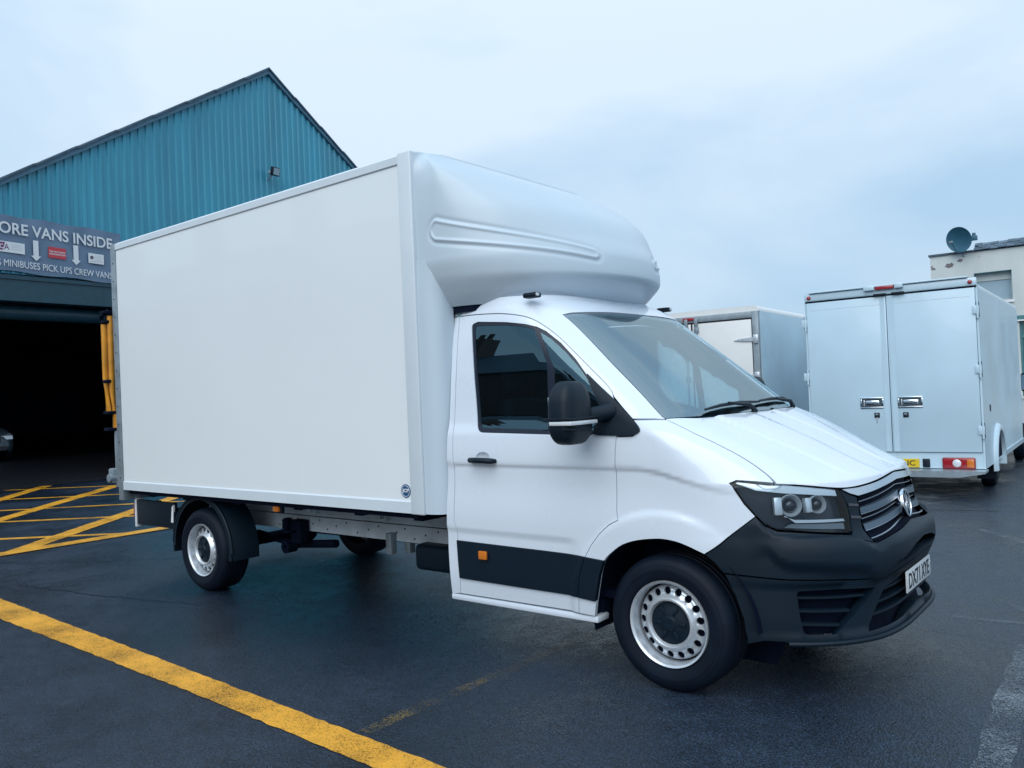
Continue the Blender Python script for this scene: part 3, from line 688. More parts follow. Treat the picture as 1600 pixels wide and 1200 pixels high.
def pod(u,z):
    """u 0..1 side to nose"""
    x0=-1.50 if z<3.0 else -1.50-.15*sstep(3.0,3.23,z); W_=PW(z); xf_=PXF(z)
    lead=.22
    if u<lead: k=(1-u/lead)**2; return (PX0+(x0-PX0)*u/lead,-(W_+(1.062-W_)*k*sstep(2.45,2.9,z)),z-.026*k*sstep(3.05,3.205,z))
    th=theta((u-lead)/(1-lead)); p=2.0; q=2.1+1.1*sstep(2.45,2.95,z)
    return (x0+(xf_-x0)*math.sin(th)**(2/p),-W_*max(0,math.cos(th))**(2/q),z)
def podp(u,z):
    e=.003; P=Vector(pod(u,z)); a=Vector(pod(min(1,u+e),z))-Vector(pod(max(0,u-e),z)); b=Vector(pod(u,min(3.205,z+e)))-Vector(pod(u,max(2.1,z-e))); n=a.cross(b)
    n=n.normalized() if n.length>1e-12 else Vector((0,0,1))
    d=0
    al=.16*u/.22 if u<.22 else .16+(u-.22)/.78*1.36
    if u<.95:
        c=capd(al,P.z); d=.0075*math.exp(-((c)/.0095)**2)-.0045*math.exp(-((c-.024)/.013)**2)
    return P+n*d
def podpatch():
    nz_,nu=170,170; rows=[]
    zs=[2.165+(3.205-2.165)*(k/nz_)**1.0 for k in range(nz_)]+[3.188,3.196,3.201,3.205]
    zs=sorted(set(zs))
    us=[k/nu for k in range(nu+1)]
    for z in zs:
        a=[podp(u,z) for u in us]; rows.append(a+[Vector((p.x,-p.y,p.z)) for p in a[-2::-1]])
    m=MB().grid(rows)
    # closed top and bottom
    n=len(rows[0])
    for row,zc in ((rows[-1],3.205),(rows[0],2.165)):
        k=len(m.v); m.v+=[tuple(p) for p in row]+[(p.x,0,zc) for p in row]
        m.f+=[(k+i,k+i+1,k+n+i+1,k+n+i) for i in range(n-1)]
    return m
pd=podpatch().build('luton_pod',GELCOAT,VAN,55)
ring=[pod(k/60,2.175) for k in range(61)]; ring=ring+[(x,-y,z) for x,y,z in ring[-2::-1]]
ring=[(-1.3+(x+1.3)*.975,y*.975) for x,y,z in ring]
MB().grid([[(x,y,z) for x,y in ring] for z in (2.185,2.125)]).build('pod_gap_shade',DARK,VAN,60)  # black band added as the shade in the gap between pod and roof
pd['label']='moulded white over-cab pod with long embossed strip'
# flared skirt between the box and the cab
for sg in (-1,1):
    prof=[(-1.66,1.070),(-1.62,1.066),(-1.58,1.055),(-1.545,1.035),(-1.52,1.01),(-1.505,.98),(-1.50,.90)]
    rows=[]
    for k in range(31):
        z=.842+(2.47-.842)*k/30; t=sstep(2.2,2.47,z)
        rows.append([(x+(-1.66-x)*0*t,sg*(y+(1.055-y)*t*.5),z) for x,y in prof])
    MB().grid(rows).build('cab_fairing',GELCOAT,VAN,60)
for sg in (-1,1):
    MB().box(-1.775,-1.655,min(sg*1.0,sg*1.088),max(sg*1.0,sg*1.088),.835,3.184,.010,3).build('front_trim',ALU,VAN,40)
MB().box(-1.775,-1.66,-1.02,1.02,3.13,3.182,.02,3).build('front_trim',ALU,VAN,40)
MB().tube([(-.90,.42,2.15),(-.90,.42,2.26)],.008,6).build('pod_strut',GALV,VAN)
for sg in (-1,1):
    mb=MB(); mb.box(-.96,-.86,min(sg*.80,sg*.865),max(sg*.80,sg*.865),2.165,2.197,.010); mb.build('roof_lamp',BLACK,VAN,40)
    MB().box(-.862,-.855,min(sg*.83,sg*.86),max(sg*.83,sg*.86),2.173,2.191,.003).build('lamp_lens',CLEARL,VAN,40)
# ---------------------------------------------------------------- cargo box
X0b,X1b,YB,ZB0,ZB1=-5.655,-1.766,1.08,.838,3.179
for sg in (-1,1):
    a,b=sg*(YB-.03),sg*(YB-.004)
    sp=MB().box(X0b,X1b,min(a,b),max(a,b),ZB0+.05,ZB1-.05).build('side_panel',GRP,VAN)
    mb=MB(); mb.prism([(sg*1.03,.842),(sg*1.086,.842),(sg*1.086,.915),(sg*1.079,.924),(sg*1.03,.924)],X0b,X1b,'x'); mb.build('bottom_rail',ALU,VAN)
    mb=MB(); mb.prism([(sg*.98,3.184),(sg*1.06,3.184),(sg*1.086,3.165),(sg*1.086,3.115),(sg*1.078,3.108),(sg*1.0,3.108)],X0b,X1b,'x'); mb.build('top_rail',ALU,VAN)
MB().box(X0b,X1b,-1.03,1.03,3.168,3.187).build('box_roof',GRP,VAN)
MB().box(X0b,X1b,-1.03,1.03,.80,.845).build('box_floor',DARK,VAN)
MB().box(X1b-.03,X1b,-1.05,1.05,.86,3.18).build('front_wall',GRP,VAN)
rf=MB()
for sg in (-1,1): rf.box(-5.745,-5.66,min(sg*.98,sg*1.088),max(sg*.98,sg*1.088),.74,3.178,.006)
rf.box(-5.744,-5.66,-.98,.98,3.04,3.184,.006); rf.box(-5.744,-5.66,-.98,.98,.742,.86,.006)
rfo=rf.build('rear_frame',GALV,VAN,40)
for k in range(13):
    z=.95+k*.17
    o=MB().lathe([(.001,-.004),(.006,-.003),(.008,.0)],10,Matrix.Translation((-5.70,-1.088,z))) if k==0 else None
    if k==0: r0=o.build('rivet',BLACK,rfo,40); r0.location=(0,0,0)
    else: share(r0,(0,0,k*.17))
sh=MB()
for k in range(22): sh.box(-5.70,-5.685,-.97,.97,.87+k*.1,.965+k*.1,.004)
stuff(sh.build('roller_shutter',ALU,VAN))
# round maker's sticker
st=MB().lathe([(.001,-.002),(.044,-.002),(.045,0)],32,Matrix.Translation((-1.825,-1.077,.985))).build('maker_sticker',BLUEST,VAN,40)
MB().lathe([(.034,-.0035),(.037,-.0035),(.037,-.002),(.034,-.002)],32,Matrix.Translation((-1.825,-1.077,.985)),True).build('sticker_ring',WHITEP,st,40)
text('sticker_text','JCP',WHITEP,st,(-1.855,-1.0795,.970),(1,0,0),(0,0,1),.060,.030,.0006,.03)
# tail lift folded behind the box
tl=MB().box(-5.86,-5.80,-.98,.98,1.02,2.30,.01).build('tail_lift',GALV,VAN,40)
for (x,y,z0,z1) in ((-5.80,-1.085,1.43,2.50),(-5.845,-1.125,1.56,2.42)): MB().tube([(x,y+.02,z0),(x,y,z0+.35),(x,y,z1)],.028,10).build('lift_arm',ORANGE,tl,50)
for z in (1.40,1.56,1.86,2.43,2.52): MB().box(-5.875,-5.78,-1.15,-1.06,z,z+.03,.006).build('lift_clamp',DARK,tl,40)
MB().tube([(-5.86,-1.14,2.30),(-5.86,-1.14,2.50),(-5.80,-1.10,2.55)],.022,8).build('lift_hook',DARK,tl,40)
a=MB(); a.box(-5.82,-5.745,-1.08,-.98,.86,1.40,.01); a.box(-5.88,-5.80,-1.12,-1.02,.90,1.04,.015); a.tube([(-5.83,-1.14,.95),(-5.83,-.98,.95)],.04,12); a.build('lift_hinge',GALV,tl,40)
# rear side guard panel and lamps
sgd=MB()
for sg in (-1,1):
    mb=MB().box(-5.655,-4.97,min(sg*.93,sg*.965),max(sg*.93,sg*.965),.50,.735,.004).build('side_guard',BLACK,VAN,40)
    MB().box(-5.685,-5.655,min(sg*.90,sg*.972),max(sg*.90,sg*.972),.475,.742,.004).build('guard_edge',WHITEP,mb,40)
    tlp=MB().box(-5.75,-5.69,min(sg*.72,sg*.955),max(sg*.72,sg*.955),.56,.70,.012).build('tail_lamp',RED,VAN,40)
    MB().box(-5.735,-5.69,min(sg*.70,sg*.73),max(sg*.70,sg*.73),.57,.69).build('lamp_bracket',DARK,tlp)
MB().box(-5.68,-5.60,-.9,.9,.50,.60,.01).build('underrun_bar',DARK,VAN,40)
# mudguards
for sg in (-1,1):
    rows=[]
    pr=[(-.03,.985),(0,.985),(.012,.965),(.012,.72),(-.02,.72)]
    for k in range(29):
        t=math.radians(-8+ (188)*k/28); rows.append([(-4.50+(.455+dr_)*math.cos(t),sg*y,.36+(.455+dr_)*math.sin(t)) for dr_,y in pr])
    g=MB().grid(rows).build('mudguard',BLACK,VAN,40)
    mb=MB().tube([(-4.50+.462*math.cos(math.radians(t)),sg*.978,.36+.462*math.sin(math.radians(t))) for t in range(-8,181,8)],.013,8); mb.build('mudguard_bead',BLACK,g,60)
    MB().box(-4.985,-4.955,min(sg*.74,sg*.975),max(sg*.74,sg*.975),.30,.66,.005).build('mud_flap',RUBBER,g,40)
    MB().prism([(-5.0,.56),(-4.98,.70),(-4.95,.72),(-4.965,.56)],sg*.98,sg*.965).build('mudguard_stay',WHITEP,g)
# chassis
for sg in (-1,1):
    c_=MB().prism([(sg*.40,.495),(sg*.455,.495),(sg*.455,.62),(sg*.40,.62)],-5.55,-1.2,'x').build('chassis_rail',RAILP,VAN)
    u_=MB().prism([(sg*.42,.628),(sg*.452,.628),(sg*.452,.79),(sg*.42,.79)],-5.6,-1.6,'x').build('sub_frame',RAILP,VAN)
    hb=MB()
    for k in range(22): hb.lathe([(.0085,-.0015),(.001,-.0015)],8,Matrix.Translation((-4.1+k*.115+.03*math.sin(k*7),sg*.455 if sg<0 else .4565,.525+.07*((k*37)%3)/2)))
    hb.build('rail_hole',DARK,c_)
    for x in (-3.60,-2.72):
        MB().prism([(x-.05,.79),(x-.03,.66),(x-.015,.66),(x,.79)],sg*.455,sg*.50).build('body_bracket',RAILP,u_)
        MB().prism([(x+.02,.79),(x+.04,.65),(x+.055,.65),(x+.07,.79)],sg*.455,sg*.50).build('body_bracket',RAILP,u_)
    MB().box(-2.66,-2.60,min(sg*.46,sg*.52),max(sg*.46,sg*.52),.40,.56,.006).build('rail_bracket',GALV,c_,40)
    MB().box(-2.56,-2.50,min(sg*.36,sg*.42),max(sg*.36,sg*.42),.40,.51,.006).build('rail_bracket',GALV,c_,40)
    # leaf spring with U bolts
    ls=MB(); 
    for j in range(3):
        L_=.78-.2*j; ls.prism([(-4.49-L_,.50-.03*j),(-4.49,.40-.022*j),(-4.49+L_,.50-.03*j),(-4.49+L_,.515-.03*j),(-4.49,.42-.022*j),(-4.49-L_,.515-.03*j)],sg*.50,sg*.57)
    ls.box(-3.80,-3.66,min(sg*.47,sg*.57),max(sg*.47,sg*.57),.40,.60,.02); ls.box(-3.95,-3.89,min(sg*.47,sg*.55),max(sg*.47,sg*.55),.46,.60,.02)
    ls.lathe([(.055,-.05),(.055,.05),(.02,.05),(.02,-.05)],16,Matrix.Translation((-3.88,sg*.52,.36)),True)
    ls.tube([(-4.45,sg*.45,.42),(-3.9,sg*.42,.36),(-3.4,sg*.40,.40)],.035,8)
    ls.build('leaf_spring',DARK,VAN,40)
cm=MB()
for x in (-5.3,-4.7,-3.9,-3.1,-2.4,-1.8): cm.box(x-.04,x+.04,-1.0,1.0,.78,.81); cm.box(x-.03,x+.03,-.41,.41,.52,.60)
cm.build('cross_member',DARK,VAN)
MB().tube([(-4.49,-.75,.355),(-4.49,.75,.355)],.05,12).build('rear_axle',DARK,VAN,60)
MB().lathe([(.001,-.14),(.10,-.12),(.14,-.02),(.14,.02),(.10,.12),(.001,.14)],20,Matrix.Translation((-4.49,.05,.36))).build('differential',DARK,VAN,60)
MB().tube([(-4.4,0,.40),(-2.0,0,.42),(-.5,0,.45)],.035,10).build('prop_shaft',DARK,VAN,60)
MB().box(-2.32,-1.35,-.56,-.10,.32,.515,.045,3).build('fuel_tank',BLACK,VAN,60)
MB().box(-1.3,.60,-.50,.50,.31,.60,.05).build('engine_tray',DARK,VAN,60)
MB().tube([(-1.0,.35,.33),(-2.6,.38,.36),(-3.6,.30,.38)],.06,12).build('exhaust',DARK,VAN,60)
MB().tube([(.0,-.8,.345),(0,.8,.345)],.05,10).build('front_axle',DARK,VAN,60)
sml=MB().box(-3.385,-3.315,-1.02,-.985,.755,.825,.006).build('side_marker',AMBER,VAN,40)
MB().box(-3.40,-3.29,-1.0,-.975,.745,.842,.004).build('marker_holder',BLACK,sml,40)
# ---------------------------------------------------------------- wheels
def make_wheel(x,y,sg):
    w=bpy.data.objects.new('wheel',None); COL.objects.link(w); w.parent=VAN; w.location=(x,y,.355); w.empty_display_size=.2
    if sg>0: w.rotation_euler=(0,0,PI)
    return w
R=.355
tp=[(.222,.10),(.225,.012),(.233,-.001),(.238,-.0025),(.2385,-.0065),(.262,-.014),(.278,-.016),(.279,-.0185),(.290,-.0185),(.291,-.016),(.308,-.0125),(.309,-.0095),(.320,-.006),(.333,.004)]
g=[(.333,.004),(.349,.022),(.353,.040)]
y=.052
for k in range(4): g+= [(R,y),(R,y+.028),(R-.010,y+.031),(R-.010,y+.039),(R,y+.042)]; y+=.042
tp+=g+[(.353,y+.01),(.349,.235),(.333,.25),(.29,.26),(.235,.25),(.222,.20)]
tyreM=MB().lathe(tp,72)
tread=MB()
for k in range(60):
    t=2*PI*k/60; c,s_=math.cos(t),math.sin(t)
    for (a0,a1) in ((.006,.045),):
        M=Matrix.Rotation(-t,4,'Y'); tread.box(.338,.3535,.008,.034,-.009,.009,M=M)
rimprof=[(.222,.12),(.206,.11),(.2055,.045),(.2085,.016),(.211,.004),(.2165,-.003),(.2235,-.006),(.2255,.0),(.2255,.010)]
rim=MB().lathe(rimprof,72)

# pierced disc
def disc():
    nh=17; r_out,r_in=.196,.110
    B=[[(r_out*math.cos(2*PI*k/72),r_out*math.sin(2*PI*k/72)) for k in range(72)],[(r_in*math.cos(2*PI*k/54),r_in*math.sin(2*PI*k/54)) for k in range(54)]]
    for h in range(nh):
        a=2*PI*(h+.5)/nh; B.append([(.1675*math.cos(a)+.0195*math.cos(2*PI*k/18),.1675*math.sin(a)+.0195*math.sin(2*PI*k/18)) for k in range(18)])
    vs=[];es=[]
    for L in B:
        k=len(vs); vs+=L; es+=[(k+i,k+(i+1)%len(L)) for i in range(len(L))]
    for r,n in ((.115,60),(.122,60),(.130,60),(.138,60),(.1435,60),(.1915,80)):
        vs+=[(r*math.cos(2*PI*(k+.5)/n),r*math.sin(2*PI*(k+.5)/n)) for k in range(n)]
    Rr=delaunay_2d_cdt([Vector(p) for p in vs],es,[],1,1e-6)
    dep=hermite([(.10,.040),(.110,.028),(.116,.014),(.125,.006),(.134,.010),(.144,.026),(.152,.034),(.186,.046),(.196,.066)])
    V=[(v.x,dep(v.length),v.y) for v in Rr[0]]
    F=[tuple(f) for f in Rr[2] if all(not inside((sum(Rr[0][i].x for i in f)/3,sum(Rr[0][i].y for i in f)/3),L) for L in B[1:])]
    m=MB().add(V,F)
    for L in B[2:]:     # hole walls
        n=len(L); m.add([(x,dep(math.hypot(x,z)),z) for x,z in L]+[(x,dep(math.hypot(x,z))+.012,z) for x,z in L],[(i,(i+1)%n,(i+1)%n+n,i+n) for i in range(n)])
    return m
capm=MB().lathe([(.112,.040),(.106,.028),(.090,.026),(.070,.018),(.040,.014),(.034,.006),(.015,.004),(.001,.006)],36)
for k in range(6):
    M=Matrix.Rotation(2*PI*k/6,4,'Y'); capm.box(.048,.092,.012,.03,-.008,.008,.003,M=M)
first=None
for x,sg in ((0,-1),(-4.49,-1),(0,1),(-4.49,1)):
    w=make_wheel(x,sg*.985,sg)
    if first is None:
        first=w; subs=[tyreM.build('tyre',RUBBER,w,35),rim.build('rim',STEELW,w,30),disc().build('rim_disc',STEELW,w,40),capm.build('hub_cap',BLACK,w,40)]
        bd_=MB().lathe([(.20,.075),(.001,.075)],40).build('brake_disc',DARK,w); subs.append(bd_)
    else:
        for o in subs: share(o,(0,0,0),w)
# ================================================================ ground and markings
gm=MB(); n=60; ext=420
gm.add([(-ext,-ext,0),(ext,-ext,0),(ext,ext,0),(-ext,ext,0)],[(0,1,2,3)])
GROUND=struct(gm.build('ground',ASPHALT))
def flat(name,pts,m,z,wob=0,seg=.12):
    """a sheet of paint with slightly uneven edges, 4 mm steps above the tarmac"""
    L=densify(pts,seg); rnd=random.Random(len(name)+int(pts[0][0]*100))
    L=[(x+rnd.uniform(-wob,wob),y+rnd.uniform(-wob,wob)) for x,y in L]
    vs,es=L,[(i,(i+1)%len(L)) for i in range(len(L))]
    R_=delaunay_2d_cdt([Vector(p) for p in vs],es,[],1,1e-6)
    o=MB().add([(v.x,v.y,z) for v in R_[0]],[f if (Vector(R_[0][f[1]])-Vector(R_[0][f[0]])).cross(Vector(R_[0][f[2]])-Vector(R_[0][f[0]]))>0 else f[::-1] for f in R_[2]]).build(name,m,GROUND,None,False); return o
flat('yellow_line',[(-9.0,-2.02),(-5.94,-2.07),(-2.55,-2.185),(-.38,-2.27),(2.5,-2.375),(2.5,-2.56),(-.66,-2.445),(-2.23,-2.385),(-5.10,-2.345),(-9.0,-2.27)],YELLOW,.004,.006,.06)
HA=[ # hatched keep-clear box before the warehouse door: (points, height)
 ([(-8.56,-3.4),(-8.53,-1.16),(-8.53,3.0),(-8.30,3.0),(-8.26,-1.27),(-8.30,-3.4)],.012),
 ]
def band(a,b,w):
    a=Vector(a);b=Vector(b);d=(b-a).normalized();n=Vector((-d.y,d.x))*w/2
    return [tuple(a-n),tuple(b-n),tuple(b+n),tuple(a+n)]
for pts,z in HA: flat('yellow_stripe',pts,YELLOW,z,.006)
thin=[((-17.4,1.92),(-15.0,3.85)),((-15.28,1.14),(-12.9,3.22)),((-13.25,.50),(-10.6,3.0)),((-11.62,-.07),(-8.7,2.36)),((-9.78,-.77),(-8.45,.33))]
for a,b in thin:
    a=Vector(a);b=Vector(b);d=(b-a); flat('yellow_stripe',band(a-d*.8,b,.13),YELLOW,.004,.006)
thick=[((-8.43,-1.05),(-11.2,2.05)),((-11.9,0.0),(-15.5,3.5)),((-15.3,1.20),(-17.3,2.78))]
for a,b in thick: 
    a=Vector(a);b=Vector(b);d=(b-a); flat('yellow_stripe',band(a-d*(.0 if a.x>-9 else .9),b+d*(.3 if b.x>-12 else 0),.26),YELLOW,.008,.008)
flat('faded_stripe',[(1.44,-1.9),(1.40,-1.07),(1.36,-.3),(1.33,.75),(1.47,.75),(1.50,-.34),(1.53,-1.07),(1.57,-1.9)],FADED,.004,.012)
flat('faded_stripe',[(.92,1.96),(1.7,1.15),(1.66,1.02),(.98,1.88)],FADED,.004,.012)
flat('faded_stripe',[(.90,1.20),(1.9,1.34),(1.9,1.24),(.92,1.17)],FADED,.004,.012)
flat('faded_stripe',[(.5,4.72),(1.4,3.75),(1.36,3.6),(.52,4.6)],FADED,.004,.012)
flat('ghost_line',[(-1.03,-2.22),(-.99,-1.0),(-.95,.4),(-.86,.4),(-.90,-1.0),(-.94,-2.22)],GHOST,.004,.01)
def crack(pts,w,seed):
    rnd=random.Random(seed); P=densify(pts,.06,False); A=[];B=[]
    for x,y in P:
        dx,dy=rnd.uniform(-.018,.018),rnd.uniform(-.018,.018); k=w*rnd.uniform(.25,1.0)
        A.append((x+dx,y+dy+k/2)); B.append((x+dx,y+dy-k/2))
    flat('tar_seam',A+B[::-1],TAR,.0035,0,9)
crack([(-3.50,-3.6),(-3.49,-2.91),(-3.47,-2.37),(-3.43,-1.79),(-3.40,-1.0)],.014,3)
crack([(.5,.78),(.72,.80),(1.03,.81),(1.29,.75),(2.4,.70)],.008,4)
crack([(-1.5,5.7),(-.19,5.87),(.73,6.07),(2.5,6.3)],.05,5)
crack([(-6.4,-1.75),(-5.2,-1.55),(-4.0,-1.25)],.02,6)
crack([(-9.4,-2.1),(-7.2,-1.1),(-5.6,.2)],.02,8)
# ================================================================ warehouse
WH=thing('warehouse','big blue corrugated warehouse with a pitched gable and open dark doorway','warehouse',(-17.2,1.9,0),math.radians(3.3+90))
# local frame: x along the facade (h), y into the building, z up
WH['kind']='structure'; del WH['kind']
AP=(7.25,11.14)
def roofz(h): return AP[1]-.63*(AP[0]-h) if h<AP[0] else AP[1]-.66*(h-AP[0])
OX0,OX1,OZ=-3.0,2.63,4.46
def clad(h0,h1):
    m=MB(); pitch=.20; prof=[(0,0),(.085,0),(.105,-.032),(.165,-.032),(.185,0)]
    P=[]; h=h0
    while h<h1-1e-6:
        for a,d in prof:
            if h+a<=h1: P.append((h+a,d))
        h+=pitch
    P.append((h1,0))
    zb=4.64 if h1<=OX1+.2 else 0.0
    rows=[[(h,d,zb) for h,d in P],[(h,d,roofz(h)-.12) for h,d in P]]
    m.grid(rows); return m
h=-3.4
while h<17.0:
    clad(h,h+1.0).build('cladding_sheet',CLAD,WH,None,False); h+=1.0
tr_=MB()
for h0,h1 in ((-3.8,AP[0]),(AP[0],17.4)):
    z0,z1=roofz(h0),roofz(h1); n_=Vector((-(z1-z0),(h1-h0))).normalized()
    q=[(h0,z0-.15),(h1,z1-.15),(h1,z1-.01),(h0,z0-.01)]
    MB().prism([(a,b) for a,b in q],-.10,.02,'y').build('verge_trim',CLADT,WH)
    rows=[[],[]]; K=140
    m=MB(); L=math.hypot(h1-h0,z1-z0)
    for k in range(K+1):
        t=k/K; a=h0+(h1-h0)*t; b=z0+(z1-z0)*t+.0+.035*(((t*L)%1.1)/1.1)*(1 if h0<AP[0]-1 else -1)+ (.0 if h0<AP[0]-1 else .035)
        rows[0].append((a,-.14,b)); rows[1].append((a,30,b))
    m.grid(rows); rows2=[[(p[0],p[1],p[2]-.05) for p in r] for r in rows]; m.grid(rows2,True); m.grid([rows[0],rows2[0]])
    m.build('roof_slope',ROOFM,WH,None,False)
MB().box(OX0-.3,OX1+.05,-.02,.30,4.05,4.62,.01).build('door_header',BEAMM,WH)
MB().box(OX0-.3,OX1,-.05,.02,4.52,4.60).build('header_flange',BEAMM,WH)
hd=MB(); hd.lathe([(.001,-3.2),(.17,-3.2),(.17,2.8),(.001,2.8)],20,Matrix.Translation((0,.5,3.86))@Matrix.Rotation(PI/2,4,'Z')); hd.build('rolled_shutter',BEAMM,WH,40)
MB().box(OX1-.02,OX1+.16,-.03,.25,0,4.62).build('door_jamb',BEAMM,WH)
MB().box(OX0-.16,OX0+.02,-.03,.25,0,4.62).build('door_jamb',BEAMM,WH)
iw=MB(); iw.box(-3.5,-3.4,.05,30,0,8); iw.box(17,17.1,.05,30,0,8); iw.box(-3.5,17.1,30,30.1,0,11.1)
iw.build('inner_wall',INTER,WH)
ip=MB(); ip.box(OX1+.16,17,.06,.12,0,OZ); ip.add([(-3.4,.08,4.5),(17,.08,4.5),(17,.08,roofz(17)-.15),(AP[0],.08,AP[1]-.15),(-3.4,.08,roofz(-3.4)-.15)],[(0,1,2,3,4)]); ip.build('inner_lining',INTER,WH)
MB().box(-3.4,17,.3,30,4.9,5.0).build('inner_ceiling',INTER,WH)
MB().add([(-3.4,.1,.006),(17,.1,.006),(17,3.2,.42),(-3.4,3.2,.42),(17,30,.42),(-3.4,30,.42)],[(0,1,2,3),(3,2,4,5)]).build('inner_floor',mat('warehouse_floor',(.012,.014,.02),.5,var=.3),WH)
WM=Matrix.Translation((-17.2,1.9,0))@Matrix.Rotation(math.radians(93.3),4,'Z')
def wpos(h,d,z): return WM@Vector((h,d,z))
# banner
BN=thing('banner','grey vinyl banner about more vans hung over the dark doorway','banner',wpos(0,-.06,0),math.radians(93.3))
rows=[]; rn=random.Random(2)
for i in range(33):
    v=i/32; row=[]
    for j in range(81):
        u=j/80; h_=-3.0+5.72*u
        zt=5.90-.022*h_-.03*math.sin(h_*3.1)**2; zb=4.69-.03*h_+.015*math.sin(h_*5)
        d=-.012-.016*math.sin(h_*4.3+v*5)*math.sin(v*3.1)-.010*math.sin(h_*9-v*7)*v
        row.append((h_,d,zb+(zt-zb)*v))
    rows.append(row)
MB().grid(rows).build('banner_sheet',BANNER,BN,80)
def bt(name,s,h,z,w,ht,m=BANW,bold=0,dx=0): return text(name,s,m,BN,(h,-.045,z),(1,0,-.032),(0,0,1),w,ht,.001,bold)
bt('headline','MORE VANS INSIDE',-.19,5.495,2.69,.25,bold=.018)
bt('lower_line','S MINIBUSES PICK UPS CREW VANS',.0,4.785,2.47,.145)
def rect(name,h0,h1,z0,z1,m,par=BN,d=-.040):
    k=-.032; return MB().box(0,h1-h0,d-.002,d,0,z1-z0,M=Matrix.Translation((h0,0,z0))@Matrix(((1,0,0,0),(0,1,0,0),(k,0,1,0),(0,0,0,1)))).build(name,m,par)
for hc in (.78,1.645):
    MB().prism([(hc-.055,5.40),(hc+.055,5.40),(hc+.055,5.06),(hc+.105,5.06),(hc,4.95),(hc-.105,5.06),(hc-.055,5.06)],-.042,-.039).build('arrow',BANW,BN)
lg=rect('logo_card',-.05,.55,5.085,5.315,BANW)
MB().prism([(.0,5.12),(.11,5.12),(.155,5.29),(.0,5.29)],-.045,-.0425).build('logo_block',BANP,lg)
text('logo_letter','C',BANW,lg,(.045,-.0455,5.15),(1,0,-.03),(0,0,1),.075,.10,.0006,.02); text('logo_letter','A',BANP,lg,(.135,-.0455,5.135),(1,0,-.03),(0,0,1),.10,.125,.0006,-.005)
for k in range(3): MB().box(.27,.49,-.0445,-.043,5.15+.045*k,5.155+.045*k).build('logo_rule',BANG,lg)
lg=rect('red_card',1.04,1.42,5.06,5.305,BANR)
text('card_text','THE MOTORING',BANW,lg,(1.055,-.0435,5.185),(1,0,-.032),(0,0,1),.35,.036,.0006,.02); text('card_text','ORGANISATION',BANW,lg,(1.055,-.0435,5.13),(1,0,-.032),(0,0,1),.35,.036,.0006,.02)
lg=rect('white_card',1.925,2.285,5.035,5.265,BANW)
MB().lathe([(.001,-.001),(.042,-.001),(.042,0)],20,Matrix.Translation((2.005,-.0425,5.165))).build('card_roundel',mat('roundel',(.12,.09,.12),.5),lg)
for k in range(4): MB().box(2.07,2.23,-.0435,-.0425,5.115+.03*k,5.118+.03*k).build('card_rule',BANG,lg)
MB().box(1.95,2.26,-.0435,-.0425,5.075,5.081).build('card_rule',BANR,lg)
# floodlight on the gable
FL=thing('floodlight','small square floodlight on a bracket high on the blue gable','floodlight',wpos(7.15,-.04,8.0),math.radians(93.3))
Mf=Matrix.Translation((.02,-.28,.14))@Matrix.Rotation(math.radians(14),4,'X')@Matrix.Rotation(math.radians(12),4,'Z')
fh=MB().box(-.15,.15,-.05,.05,-.12,.12,.015,M=Mf).build('housing',BLACK,FL,40)
MB().box(-.125,.125,-.056,-.05,-.095,.095,.004,M=Mf).build('lamp_glass',mat('flood_glass',(.30,.42,.50),.35),fh)
MB().box(-.14,.14,.05,.14,-.10,.0,.02,M=Mf).build('driver_box',GALV,fh,40)
MB().tube([(-.02,0,-.05),(-.05,-.14,-.02),(-.03,-.26,.10)],.018,6).build('bracket',GALV,FL)
# car parked in the dark doorway
def parked_car(loc,rz):
    c=thing('parked_car','pale car in shadow just inside the dark warehouse doorway','car',loc,rz)
    # local: x forward
    secs=[(-2.1,.30,.95,.78),(-1.95,.25,1.05,.84),(-1.0,.22,.98,.88),(.6,.22,.95,.89),(1.5,.22,.86,.87),(1.95,.24,.74,.80),(2.1,.30,.62,.66)]
    rows=[]
    for x,zb,zt,w in secs:
        rows.append([(x,-w*.92,zb),(x,-w,zb+.12),(x,-w,.60 if zt>.7 else .5),(x,-w*.94,zt-.08),(x,-w*.78,zt),(x,0,zt+.03),(x,w*.78,zt),(x,w*.94,zt-.08),(x,w,.60 if zt>.7 else .5),(x,w,zb+.12),(x,w*.92,zb)])
    m=MB().grid(rows); m.add(rows[0],[tuple(range(11))]); m.add(rows[-1],[tuple(range(11))[::-1]]); m.build('body',CARW,c,40)
    rows=[[(.95,y*.70,.95),(.15,y*.60,1.42),(-1.1,y*.58,1.46),(-1.75,y*.62,1.0)] for y in (-1,-.9,0,.9,1)]
    MB().grid(rows).build('roof',CARW,c,40)
    MB().add([(.98,-.68,.955),(.98,.68,.955),(.19,.56,1.425),(.19,-.56,1.425)],[(0,1,2,3)]).build('windscreen',GLOSSBLK,c)
    for sg in (-1,1):
        MB().add([(.9,sg*.72,.95),(.12,sg*.615,1.40),(-1.1,sg*.60,1.43),(-1.7,sg*.66,1.0)],[(0,1,2,3)]).build('side_window',GLOSSBLK,c)
        h_=MB().prism([(1.93,.60),(2.08,.57),(2.06,.66),(1.90,.72)],sg*.50,sg*.76).build('headlight',REFL,c)
        for x in (-1.3,1.3): MB().lathe([(.001,-.1),(.20,-.1),(.31,-.08),(.32,.0),(.31,.08),(.001,.08)],28,Matrix.Translation((x,sg*.80,.32))).build('wheel',RUBBER,c,40)
    MB().box(2.05,2.12,-.48,.48,.50,.63,.01).build('grille',GLOSSBLK,c); MB().box(2.06,2.14,-.62,.62,.28,.40,.02).build('lower_grille',GLOSSBLK,c)
    MB().box(2.12,2.135,-.26,.26,.40,.50).build('number_plate',PLATEW,c)
    return c
